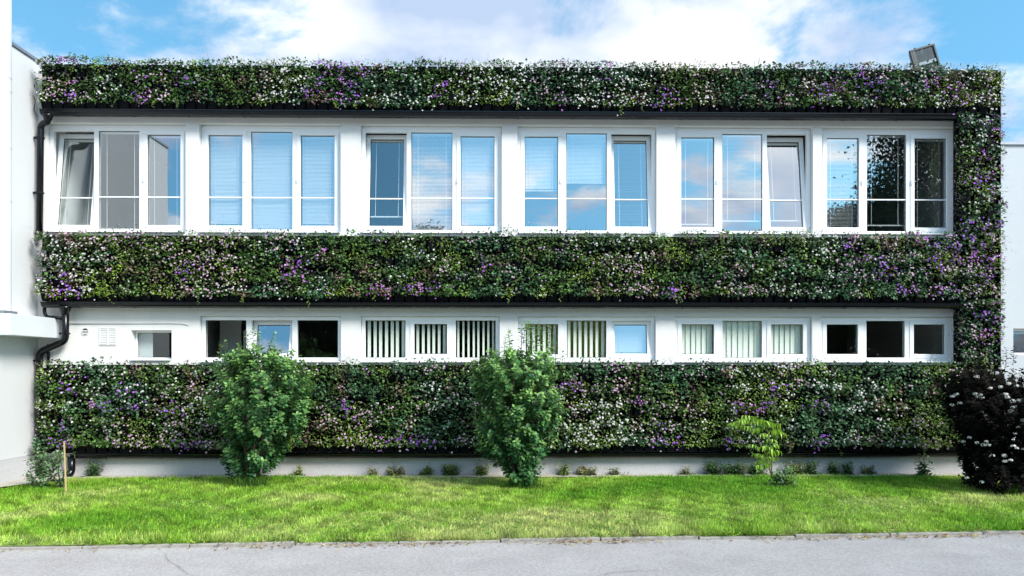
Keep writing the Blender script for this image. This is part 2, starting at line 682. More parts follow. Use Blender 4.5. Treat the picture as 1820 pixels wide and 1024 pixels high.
# clover and broad-leaved ground cover in the lawn
M = 17000
cxs = rng.uniform(-8.4, 8.8, M * 3)
cys = kerb_y(cxs) + 0.02 + rng.uniform(0, 1, M * 3) ** 1.2 * 4.3
w = Field(1.2, 14)(cxs, cys) * 0.6 + Field(4.0, 15)(cxs, cys) * 0.4
w = np.clip((w - 0.42) / 0.25, 0, 1) + 0.35 * np.clip(1 - (cys - kerb_y(cxs)) / 0.25, 0, 1) * (Field(2.0, 16)(cxs, cxs * 0) > 0.5)
sel = (rng.uniform(0, 1, M * 3) < w * 0.6) & (cys < -0.4) & ~((cxs < apron[-1].x) & (cys > np.interp(cxs, [p.x for p in apron], [p.y for p in apron]) - 0.05))
cxs, cys = cxs[sel], cys[sel]
M = len(cxs)
pos = np.stack([cxs, cys, lawn_z(cxs, cys) + rng.uniform(0.015, 0.06, M)], 1)
a = rng.uniform(0, 2 * np.pi, M)
ax = np.stack([np.cos(a), np.sin(a), rng.normal(0.1, 0.25, M)], 1)
up = np.stack([rng.normal(0, 0.3, M), rng.normal(-0.1, 0.3, M), np.ones(M)], 1)
cc = np.array([[0.11, 0.27, 0.035]]) * rng.uniform(0.7, 1.5, (M, 1)) + rng.uniform(0, 0.03, (M, 3)) * np.array([1, 0.6, 0.4])
V, F, C = scatter(LEAF6, pos, ax, up, rng.uniform(0.02, 0.042, M), rng.uniform(0.018, 0.03, M), cc)
o = link('clover', np_mesh('clover', V, F, 'blade', C))
tag(o, 'clover and small broad leaved weeds spreading low through the lawn', 'ground cover', kind='stuff')

# dry leaf litter along the kerb
M = 5200
lx = rng.uniform(-8.4, 8.8, M)
clump = Field(1.5, 31)(lx, lx * 0)
sel = rng.uniform(0, 1, M) < np.clip((clump - 0.35) * 2.2, 0.04, 1) * np.where(lx > -2.5, 1, 0.25)
lx = lx[sel]
M = len(lx)
ly = kerb_y(lx) - 0.03 - np.abs(rng.normal(0, 0.055, M)) + (rng.uniform(0, 1, M) < 0.25) * 0.09
pos = np.stack([lx, ly, np.where(ly > kerb_y(lx) - 0.005, 0.012, RZ + 0.006) + rng.uniform(0, 0.012, M)], 1)
a = rng.uniform(0, 2 * np.pi, M)
ax = np.stack([np.cos(a), np.sin(a), rng.normal(0, 0.25, M)], 1)
up = np.stack([rng.normal(0, 0.35, M), rng.normal(0, 0.35, M), np.ones(M)], 1)
pal = np.array([[0.36, 0.24, 0.12], [0.24, 0.13, 0.07], [0.48, 0.38, 0.22], [0.30, 0.20, 0.13], [0.5, 0.42, 0.15]])
V, F, C = scatter(LEAF6, pos, ax, up, rng.uniform(0.015, 0.045, M), rng.uniform(0.01, 0.026, M), pal[rng.integers(0, 5, M)] * rng.uniform(0.7, 1.2, (M, 1)))
o = link('leaf_litter', np_mesh('leaf_litter', V, F, 'dry_leaf', C))
tag(o, 'dry brown leaf litter gathered along the kerb', 'leaf litter', kind='stuff')


# ------------------------------------------------------------------ main building
def wall_with_holes(x0, x1, z0, z1, y0, y1, holes):
    xs = sorted({x0, x1, *[h[0] for h in holes], *[h[1] for h in holes]})
    zs = sorted({z0, z1, *[h[2] for h in holes], *[h[3] for h in holes]})
    solid = {}
    for i in range(len(xs) - 1):
        for j in range(len(zs) - 1):
            mx, mz = (xs[i] + xs[i + 1]) / 2, (zs[j] + zs[j + 1]) / 2
            solid[i, j] = not any(h[0] < mx < h[1] and h[2] < mz < h[3] for h in holes)
    mb = MB()
    for (i, j), s in solid.items():
        if not s:
            continue
        a, b2, c, d = xs[i], xs[i + 1], zs[j], zs[j + 1]
        mb.quad((a, y0, c), (b2, y0, c), (b2, y0, d), (a, y0, d))
        mb.quad((b2, y1, c), (a, y1, c), (a, y1, d), (b2, y1, d))
        if not solid.get((i - 1, j)):
            mb.quad((a, y1, c), (a, y0, c), (a, y0, d), (a, y1, d))
        if not solid.get((i + 1, j)):
            mb.quad((b2, y0, c), (b2, y1, c), (b2, y1, d), (b2, y0, d))
        if not solid.get((i, j - 1)):
            mb.quad((a, y1, c), (b2, y1, c), (b2, y0, c), (a, y0, c))
        if not solid.get((i, j + 1)):
            mb.quad((a, y0, d), (b2, y0, d), (b2, y1, d), (a, y1, d))
    return mb


BX0, BX1, BY1 = WX, FX(1776), 8.0
Z_UP0, Z_UP1 = 3.86, 5.587
Z_LO0, Z_LO1 = 1.80, 2.525
UP = [(82, 330), (353.5, 605.6), (641, 891.6), (920, 1167), (1200, 1445), (1461, 1700.5)]
LO = [(355, 606), (641, 888), (921, 1165.6), (1200, 1443.7), (1459, 1697)]
up_h = [(FX(a), FX(b2), Z_UP0, Z_UP1) for a, b2 in UP]
lo_h = [(FX(a), FX(b2), Z_LO0, Z_LO1) for a, b2 in LO]
SM = (FX(233), FX(305), 1.83, P(305, 587).z)
ROOF = 6.34

bld = empty('office_building', (0, 0, 0), 'long white two storey building with flower planted facade and rows of triple windows', 'building')
wall_with_holes(BX0, BX1, 0.30, ROOF, 0.0, 0.32, up_h + lo_h + [SM]).build('wall', 'plaster', bld, bevel=0.006)
MB().box(BX1 - 0.3, BX1 - 0.001, 0.32, BY1, 0.3, ROOF - 0.002).build('wall', 'plaster', bld)
MB().box(BX0 + 0.001, BX1 - 0.002, BY1 + 0.001, BY1 + 0.3, 0.3, ROOF - 0.003).build('wall', 'plaster', bld)
MB().box(BX0 + 0.001, BX0 + 0.25, 0.321, BY1, 0.3, ROOF - 0.004).build('wall', 'plaster', bld)
MB().box(BX0 + 0.004, BX1 + 0.01, -0.025, 0.30, -0.1, 0.298).build('plinth', 'plinth_stone', bld, bevel=0.01)
MB().box(BX0 + 0.3, BX1 - 0.31, 0.33, BY1 - 0.01, 5.95, 6.25).build('roof', 'roof_gravel', bld)
MB().box(BX0 + 0.3, BX1 - 0.31, 0.33, BY1 - 0.01, 2.72, 3.1).build('floor_slab', 'room_paint', bld)
MB().box(BX0 + 0.3, BX1 - 0.31, 0.33, BY1 - 0.01, -0.1, 0.1).build('floor_slab', 'room_paint', bld)
MB().box(BX0 + 0.3, BX1 - 0.31, 4.6, 4.7, 0.1, 2.715).build('inner_wall', 'room_paint', bld)
MB().box(BX0 + 0.3, BX1 - 0.31, 4.6, 4.7, 3.105, 5.945).build('inner_wall', 'shaded_room_paint', bld)
for hs, za, zb, mt in ((up_h, 3.105, 5.945, 'shaded_room_paint'), ([SM] + lo_h, 0.105, 2.715, 'room_paint')):
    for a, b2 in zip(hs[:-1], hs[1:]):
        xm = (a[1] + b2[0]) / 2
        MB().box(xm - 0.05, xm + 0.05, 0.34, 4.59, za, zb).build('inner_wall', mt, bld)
# the yellow painted room behind one lower window
yx0, yx1 = (lo_h[1][1] + lo_h[2][0]) / 2 + 0.06, (lo_h[2][1] + lo_h[3][0]) / 2 - 0.06
mb = MB()
mb.box(yx0, yx1, 0.80, 0.86, 0.12, 2.70)
mb.box(yx0, yx0 + 0.02, 0.36, 0.79, 0.12, 2.70)
mb.box(yx1 - 0.02, yx1, 0.36, 0.79, 0.12, 2.70)
mb.build('inner_wall', 'room_yellow', bld)


def tilted(mb, yh, zh, ang):
    """rotate a builder's points about the bottom rail so the top leans inside"""
    c, s = math.cos(ang), math.sin(ang)
    mb.v = [(x, yh + (y - yh) * c + (z - zh) * s, zh - (y - yh) * s + (z - zh) * c) for x, y, z in mb.v]
    return mb


def ring(mb, x0, x1, z0, z1, w, y0, y1):
    mb.box(x0, x1, y0, y1, z0, z0 + w)
    mb.box(x0, x1, y0, y1, z1 - w, z1)
    mb.box(x0, x0 + w, y0 + 0.0005, y1 - 0.0005, z0 + w, z1 - w)
    mb.box(x1 - w, x1, y0 + 0.0005, y1 - 0.0005, z0 + w, z1 - w)
    return mb


def venetian(win, x0, x1, ztop, zbot, y, ang, ang_t=0.0, zh=0.0, yh=0.0, cords=True):
    """horizontal slat blind: slats, bottom rail, cords; follows a tilted sash"""
    sl, rail, cd = MB(), MB(), MB()
    rail.box(x0, x1, y - 0.012, y + 0.012, zbot, zbot + 0.018)
    head = MB().box(x0, x1, y - 0.014, y + 0.014, ztop - 0.024, ztop)
    cd2 = MB()
    z = ztop - 0.04
    hw = 0.0125
    while ang is not None and z > zbot + 0.03:
        a = ang + random.uniform(-0.05, 0.05)
        dy, dz = hw * math.cos(a), hw * math.sin(a)
        e = random.uniform(-0.0012, 0.0012)
        sl.quad((x0 + 0.004, y - dy, z - dz + e), (x1 - 0.004, y - dy, z - dz - e), (x1 - 0.004, y + dy, z + dz - e), (x0 + 0.004, y + dy, z + dz + e))
        z -= 0.0215
    for f, c_ in ((0.15, cd), (0.85, cd2)):
        xc = x0 + (x1 - x0) * f
        c_.box(xc - 0.0035, xc + 0.0035, y - 0.0165, y - 0.0145, zbot + 0.01, ztop - 0.01)
    for mb in (sl, rail, head, cd, cd2):
        if ang_t:
            tilted(mb, yh, zh, ang_t)
    if sl.v:
        sl.build('blind', 'slat_white', win)['kind'] = 'stuff'
    head.build('blind_head', 'slat_white', win)
    rail.build('blind_rail', 'slat_white', win)
    if cords:
        cd.build('blind_cord', 'cord_white', win)
        cd2.build('blind_cord', 'cord_white', win)


def window(h, bays, YF=0.09, fw=0.055, mw=0.075, bar=None, glass='window_glass', top_gap=0.0, name='window'):
    x0, x1, z0, z1 = h
    x0, x1 = x0 + 0.004, x1 - 0.004
    zt = z1 - 0.003 - top_gap
    f = MB()
    ring(f, x0, x1, z0 + 0.004, zt, fw, YF, YF + 0.07)
    n_b = len(bays)
    bw = (x1 - x0 - 2 * fw - (n_b - 1) * mw) / n_b
    zb0, zb1 = z0 + 0.004 + fw, zt - fw
    edges = []
    for i in range(n_b):
        a = x0 + fw + i * (bw + mw)
        edges.append((a, a + bw))
        if i:
            f.box(a - mw, a, YF + 0.001, YF + 0.069, zb0, zb1)
    win = f.build(name, 'upvc', bld, bevel=0.004)
    # lintel board hiding a gap above the frame, and the outside sill
    if top_gap:
        MB().box(x0, x1, YF + 0.02, YF + 0.06, zt + 0.001, z1 - 0.004).build('head_trim', 'upvc', win)
    MB().hexa([(x0 - 0.0, -0.045, z0 - 0.012), (x1, -0.045, z0 - 0.012), (x1, YF - 0.002, z0 + 0.001), (x0, YF - 0.002, z0 + 0.001),
               (x0, -0.045, z0 - 0.002), (x1, -0.045, z0 - 0.002), (x1, YF - 0.002, z0 + 0.012), (x0, YF - 0.002, z0 + 0.012)]).build('sill', 'upvc', win)
    for (a, b2), bay in zip(edges, bays):
        t = R(bay.get('tilt', 0))
        yh, zh = YF + 0.035, zb0
        if bay['type'] == 'sash':
            s = MB()
            sw = 0.058
            ring(s, a - 0.008, b2 + 0.008, zb0 - 0.008, zb1 + 0.008, sw + 0.008, YF - 0.012, YF + 0.06)
            if t:
                tilted(s, yh, zh, t)
            s.build('sash', 'upvc', win, bevel=0.004)
            pa, pb, pz0, pz1 = a + sw, b2 - sw, zb0 + sw, zb1 - sw
            hx = b2 - 0.012 if bay.get('handle', 'r') == 'r' else a + 0.012
            hm = MB()
            zc = (zb0 + zb1) / 2
            hm.box(hx - 0.014, hx + 0.014, YF - 0.028, YF - 0.0125, zc - 0.035, zc + 0.035)
            if t:
                tilted(hm, yh, zh, t)
            if bar:
                hm.build('hinge_cover', 'upvc', win, bevel=0.003)
        else:
            pa, pb, pz0, pz1 = a, b2, zb0, zb1
        p = MB()
        p.quad((pa - 0.004, YF + 0.028, pz0 - 0.004), (pb + 0.004, YF + 0.028, pz0 - 0.004), (pb + 0.004, YF + 0.028, pz1 + 0.004), (pa - 0.004, YF + 0.028, pz1 + 0.004))
        if t:
            tilted(p, yh, zh, t)
        p.build('pane', bay.get('glass', glass), win)
        gk = MB()
        ring(gk, pa, pb, pz0, pz1, 0.007, YF + 0.018, YF + 0.027)
        if t:
            tilted(gk, yh, zh, t)
        gk.build('gasket', 'black_metal', win)
        if bar:
            g = MB()
            g.box(pa, pb, YF + 0.012, YF + 0.026, bar - 0.009, bar + 0.009)
            if t:
                tilted(g, yh, zh, t)
            g.build('glazing_bar', 'upvc', win)
        bl = bay.get('blind')
        if bl:
            venetian(win, pa + 0.008, pb - 0.008, pz1 - 0.004, pz0 + 0.006 + (pz1 - pz0) * bl[1], YF + 0.075, None if bl[0] is None else R(bl[0]), t, zh, yh)
        vs = bay.get('slats')
        if vs:
            num, wid, ang, lo_cut = vs
            for q in range(num):
                xc = pa + (pb - pa) * (q + 0.5) / num + random.uniform(-0.006, 0.006)
                aa = R(ang + random.uniform(-5, 5))
                dx, dy = wid / 2 * math.cos(aa), wid / 2 * math.sin(aa)
                yy = YF + 0.09
                m2 = MB()
                m2.quad((xc - dx, yy - dy, pz0 - 0.05), (xc + dx, yy + dy, pz0 - 0.05), (xc + dx, yy + dy, pz1 + 0.05), (xc - dx, yy - dy, pz1 + 0.05))
                m2.build('blind_slat', 'slat_cream', win)
    return win


BAR = P(890, 352.5, 0.1).z
CL, OP = 62, 4     # slat angles: closed, open


def S(**k):
    return dict(type='sash', **k)


def X(**k):
    return dict(type='fixed', **k)


up_bays = [
    [S(tilt=7, handle='r', blind=(None, 0.0), glass='clear_glass'), X(blind=(None, 0.0), glass='clear_glass'), S(handle='l', blind=(None, 0.0))],
    [S(blind=(CL, 0)), X(blind=(CL, 0)), S(handle='l', blind=(CL - 6, 0))],
    [S(tilt=6, blind=(None, 0.11), glass='clear_glass'), X(blind=(38, 0)), S(handle='l', blind=(CL, 0))],
    [S(blind=(CL, 0.40)), X(blind=(CL - 4, 0.49)), S(tilt=6, handle='l', blind=(20, 0))],
    [S(blind=(None, 0.03)), X(blind=(6, 0.1)), S(tilt=7, handle='l', blind=(None, 0.08))],
    [S(blind=(30, 0.0)), X(blind=(None, 0.06)), S(handle='l', blind=(None, 0.0))],
]
for h, b_ in zip(up_h, up_bays):
    window(h, b_, bar=BAR, top_gap=0.04)
lo_bays = [
    [X(), S(tilt=13, glass='window_glass'), X()],
    [X(slats=(7, 0.050, 15, 0)), S(slats=(6, 0.044, 15, 0)), X(slats=(8, 0.034, 20, 0))],
    [S(slats=(6, 0.05, 25, 0)), X(slats=(7, 0.055, 25, 0)), S(tilt=9, glass='window_glass', blind=(CL, 0))],
    [S(slats=(6, 0.092, 12, 0)), X(slats=(7, 0.10, 12, 0)), S(slats=(6, 0.092, 12, 0))],
    [S(), X(), S()],
]
for h, b_ in zip(lo_h, lo_bays):
    window(h, b_, fw=0.06, mw=0.085, YF=0.07, glass='lower_glass')
window(SM, [X()], YF=0.13, fw=0.03, name='small_window', glass='lower_glass')
# sliding sash half seen behind the small window's glass; paper notice and pipe in the rooms
MB().box(SM[0] + 0.03, SM[0] + 0.24, 0.22, 0.225, SM[2] + 0.03, SM[3] - 0.03).build('curtain', 'far_plaster', bld)
q = lo_h[4]
MB().box(q[1] - 0.68, q[1] - 0.54, 0.30, 0.304, 2.14, 2.34).build('paper_notice', 'slat_white', bld)
q = lo_h[0]
MB().box(q[0] - 0.06, q[0] + 0.30, 1.0, 1.05, 0.12, 2.70).build('inner_wall', 'plaster', bld)
MB().tube([(q[0] + 0.40, 0.9, 0.3), (q[0] + 0.40, 0.9, 2.32), (q[0] + 0.46, 0.9, 2.38), (q[0] + 0.75, 0.9, 2.38), (q[0] + 0.75, 0.9, 2.7)], 0.022, 8).build('heating_pipe', 'slat_white', bld, smooth=True)

# wall furniture on the lower left
c = P(152, 589.5)
mb = MB()
for k in range(20):
    a0, a1 = 2 * math.pi * k / 20, 2 * math.pi * (k + 1) / 20
    for r0, r1, ya, yb2 in ((0.052, 0.062, -0.012, -0.012), (0.062, 0.062, -0.012, 0.0), (0.052, 0.052, 0.0, -0.012)):
        mb.quad((c.x + r0 * math.cos(a0), ya, c.z + r0 * math.sin(a0)), (c.x + r1 * math.cos(a0), yb2, c.z + r1 * math.sin(a0)),
                (c.x + r1 * math.cos(a1), yb2, c.z + r1 * math.sin(a1)), (c.x + r0 * math.cos(a1), ya, c.z + r0 * math.sin(a1)))
o = mb.build('round_vent', 'grille_white', bld)
mb = MB()
mb.tube([(c.x, -0.001, c.z), (c.x, -0.004, c.z)], 0.052, 20)
mb.build('vent_shade_disc', 'black_metal', o)  # black disc on the wall stands in for shade inside the vent
for k in range(3):
    zc = c.z - 0.030 + k * 0.024
    hw = math.sqrt(max(0.05 ** 2 - (zc - c.z) ** 2, 1e-4))
    MB().hexa([(c.x - hw, -0.012, zc - 0.006), (c.x + hw, -0.012, zc - 0.006), (c.x + hw, -0.004, zc + 0.002), (c.x - hw, -0.004, zc + 0.002),
               (c.x - hw, -0.0115, zc - 0.004), (c.x + hw, -0.0115, zc - 0.004), (c.x + hw, -0.0045, zc + 0.005), (c.x - hw, -0.0045, zc + 0.005)]).build('vent_blade', 'grille_white', o)
ga, gb = P(177, 583), P(207, 614)
fr = MB()
ring(fr, ga.x, gb.x, gb.z, ga.z, 0.012, -0.014, -0.001)
fr.box((ga.x + gb.x) / 2 - 0.012, (ga.x + gb.x) / 2 + 0.012, -0.0135, -0.002, gb.z + 0.012, ga.z - 0.012)
o = fr.build('louvre_vent', 'grille_white', bld)
for s in range(2):
    xa = ga.x + 0.012 if s == 0 else (ga.x + gb.x) / 2 + 0.012
    xb = xa + (gb.x - ga.x) / 2 - 0.024
    mb = MB()
    for k in range(9):
        zc = gb.z + 0.022 + k * (ga.z - gb.z - 0.03) / 9
        mb.quad((xa, -0.012, zc), (xb, -0.012, zc), (xb, -0.002, zc + 0.018), (xa, -0.002, zc + 0.018))
    mb.build('louvre', 'grille_white', o)
MB().tube([P(124, 575.5, -0.012), P(300, 574.5, -0.012), P(325, 575, -0.012), P(335, 577.5, -0.012)], 0.009, 6).build('cable_duct', 'plaster', bld, smooth=True)

# ------------------------------------------------------------------ gutters and downpipes
BLX, BRX = FX(68, -0.28), FX(1783, -0.28)


def gutter(x0, x1, z, slope, yb=-0.10, w=0.15, hgt=0.085):
    """half round gutter along the facade; z is its rim"""
    prof = [(yb, 0.01)]
    for k in range(9):
        a = math.pi * k / 8
        prof.append((yb - w / 2 + w / 2 * math.cos(a) * 1.0, -hgt * math.sin(a) ** 0.75))
    prof.append((yb - w - 0.012, 0.004))
    prof.append((yb - w - 0.012, -0.012))
    mb = MB()
    nseg = 1
    for e, x in enumerate((x0, x1)):
        for y, dz in prof:
            mb.v.append((x, y, z + dz + slope * e))
    k = len(prof)
    for j in range(k - 1):
        mb.f.append((j, j + 1, k + j + 1, k + j))
    mb.f.append(tuple(range(1, k - 2)))
    mb.f.append(tuple(reversed(range(k + 1, 2 * k - 2))))
    g = mb.build('gutter', 'black_metal', bld, smooth=False)
    md = g.modifiers.new('solid', 'SOLIDIFY')
    md.thickness = 0.003
    x = x0 + 0.55
    while x < x1:
        t = (x - x0) / (x1 - x0)
        b3 = MB()
        pts = [(x, yb - w / 2 + (w / 2 + 0.006) * math.cos(math.pi * j / 8), z + slope * t - (hgt + 0.006) * math.sin(math.pi * j / 8) ** 0.75) for j in range(9)]
        for j in range(8):
            p_, q_ = pts[j], pts[j + 1]
            b3.quad((x - 0.012, p_[1], p_[2]), (x + 0.012, p_[1], p_[2]), (x + 0.012, q_[1], q_[2]), (x - 0.012, q_[1], q_[2]))
        b3.build('gutter_bracket', 'black_metal', g)
        x += 0.86
    return g


Z_G1, Z_G2, Z_G3 = 5.715, 2.722, 0.345
gx1 = FX(1712, -0.2)
gutter(FX(70, -0.25), gx1, Z_G1, 0.0)
gutter(FX(72, -0.25), gx1, Z_G2, 0.0)
gutter(FX(118, -0.25), FX(1745, -0.25), Z_G3, 0.0, yb=-0.05, w=0.12, hgt=0.07)


def pipe(pts, r, name='downpipe', sub=14):
    """smooth swept pipe through corner points, corners rounded"""
    pts = [Vector(p) for p in pts]
    out = [pts[0]]
    for a, b2, c2 in zip(pts[:-2], pts[1:-1], pts[2:]):
        k = min(0.09, (b2 - a).length * 0.45, (c2 - b2).length * 0.45)
        p_, q_ = b2 + (a - b2).normalized() * k, b2 + (c2 - b2).normalized() * k
        for j in range(6):
            t = j / 5
            out.append(p_ * (1 - t) ** 2 + b2 * 2 * t * (1 - t) + q_ * t * t)
    out.append(pts[-1])
    return MB().tube(out, r, sub).build(name, 'black_metal', bld, smooth=True)


def clip(o, p, r=0.062):
    mb = MB().tube([p + Vector((0, 0, -0.012)), p + Vector((0, 0, 0.012))], r, 14)
    mb.box(p.x - r - 0.035, p.x - r * 0.6, p.y - 0.02, p.y + 0.02, p.z - 0.016, p.z + 0.016)
    mb.build('pipe_clip', 'black_metal', o)


Yp = -0.11
a = P(85, 205, -0.18)
dp = pipe([a, P(85, 216, -0.17), P(72.5, 222, Yp), P(72, 240, Yp), P(70, 424, Yp)], 0.049)
MB().tube([P(85, 204, -0.18), P(85, 207, -0.18), P(85, 214, -0.18)], [0.085, 0.075, 0.052], 14).build('outlet_funnel', 'black_metal', dp, smooth=True)
for y_ in (245, 343):
    clip(dp, P(72 - (y_ - 240) * 0.011, y_, Yp))
dp = pipe([P(116, 546, -0.18), P(116.5, 606, -0.15), P(70, 626, -0.10), P(69, 700, -0.10), P(69, 842, -0.10)], 0.052)
MB().tube([P(116, 545, -0.18), P(116, 549, -0.18), P(116, 558, -0.18)], [0.10, 0.08, 0.054], 14).build('outlet_funnel', 'black_metal', dp, smooth=True)
clip(dp, P(117, 593, -0.155), 0.064)
clip(dp, P(69.5, 641, -0.10), 0.064)
pipe([P(79, 540, -0.12), P(79, 563, -0.12), P(112, 566, -0.14)], 0.026)
pipe([P(86, 612, -0.04), P(86, 645, -0.04)], 0.022)
pipe([P(127, 812, -0.20), P(127, 838, -0.20), P(121, 846, -0.26)], 0.055)

# ------------------------------------------------------------------ living walls
PURPLE = [(125, 119), (137, 158), (250, 158), (332, 138), (605, 124), (577, 121), (556, 156), (605, 162), (630, 162), (643, 123), (780, 160),
          (1070, 129), (1375, 147), (1485, 142), (1555, 145), (1460, 162), (1655, 147), (1710, 170), (1700, 160), (1520, 130), (1190, 170), (1005, 162),
          (1540, 448), (1560, 462), (1575, 478), (1630, 430), (1612, 508), (1690, 445), (1730, 435), (1770, 450), (1780, 535), (1745, 550), (1760, 580), (1650, 420),
          (135, 518), (118, 505), (527, 463), (575, 468), (520, 485), (735, 505), (680, 503), (765, 503), (95, 528),
          (123, 677), (223, 683), (180, 722), (218, 727), (306, 719), (105, 785), (120, 770), (170, 808), (185, 808), (330, 780), (345, 790),
          (700, 778), (750, 785), (610, 732), (1190, 785), (1180, 772), (1290, 788), (1320, 720), (1355, 720), (1378, 690), (1345, 738), (1465, 712),
          (1455, 780), (1765, 243), (1750, 258), (1740, 395), (1770, 375), (1720, 410), (1780, 385), (330, 480), (860, 470), (1210, 515), (1130, 700), (1010, 690), (1500, 440), (1660, 470), (1710, 460), (1755, 478), (1760, 300), (1745, 330), (1768, 205), (1740, 605), (1770, 562), (1690, 520)]
PW = np.array([tuple(P(a, b2, -0.3)) for a, b2 in PURPLE])
kind_f, kind_f2 = Field(1.6, 41), Field(4.5, 42)
wh_f, wh_f2 = Field(0.9, 43), Field(3.0, 44)
pk_f = Field(1.3, 45)
bul_f = Field(2.3, 46, 2)
top_f = Field(3.2, 47, 2)
# base colours of the plant kinds: deep green, olive, yellow green, blue green, red brown
KIND = np.array([[0.042, 0.092, 0.022], [0.068, 0.118, 0.028], [0.125, 0.195, 0.030], [0.036, 0.090, 0.040], [0.17, 0.105, 0.095]])


def pot_mesh():
    w, h = 0.080, 0.235
    mb = MB()
    mb.hexa([(-w * 0.86, -0.205, 0), (w * 0.86, -0.205, 0), (w * 0.86, -0.06, 0), (-w * 0.86, -0.06, 0),
             (-w, -0.265, h), (w, -0.265, h), (w, -0.06, h), (-w, -0.06, h)])
    mb.hexa([(-w * 0.9, -0.212, 0.004), (-w * 0.66, -0.214, 0.004), (-w * 0.66, -0.2, 0.004), (-w * 0.9, -0.2, 0.004),
             (-w * 1.0, -0.272, h), (-w * 0.78, -0.274, h), (-w * 0.78, -0.26, h), (-w * 1.0, -0.26, h)])
    return mb


POT = pot_mesh().mesh('planter_pocket', 'pot_plastic')
PITCH = 0.1705


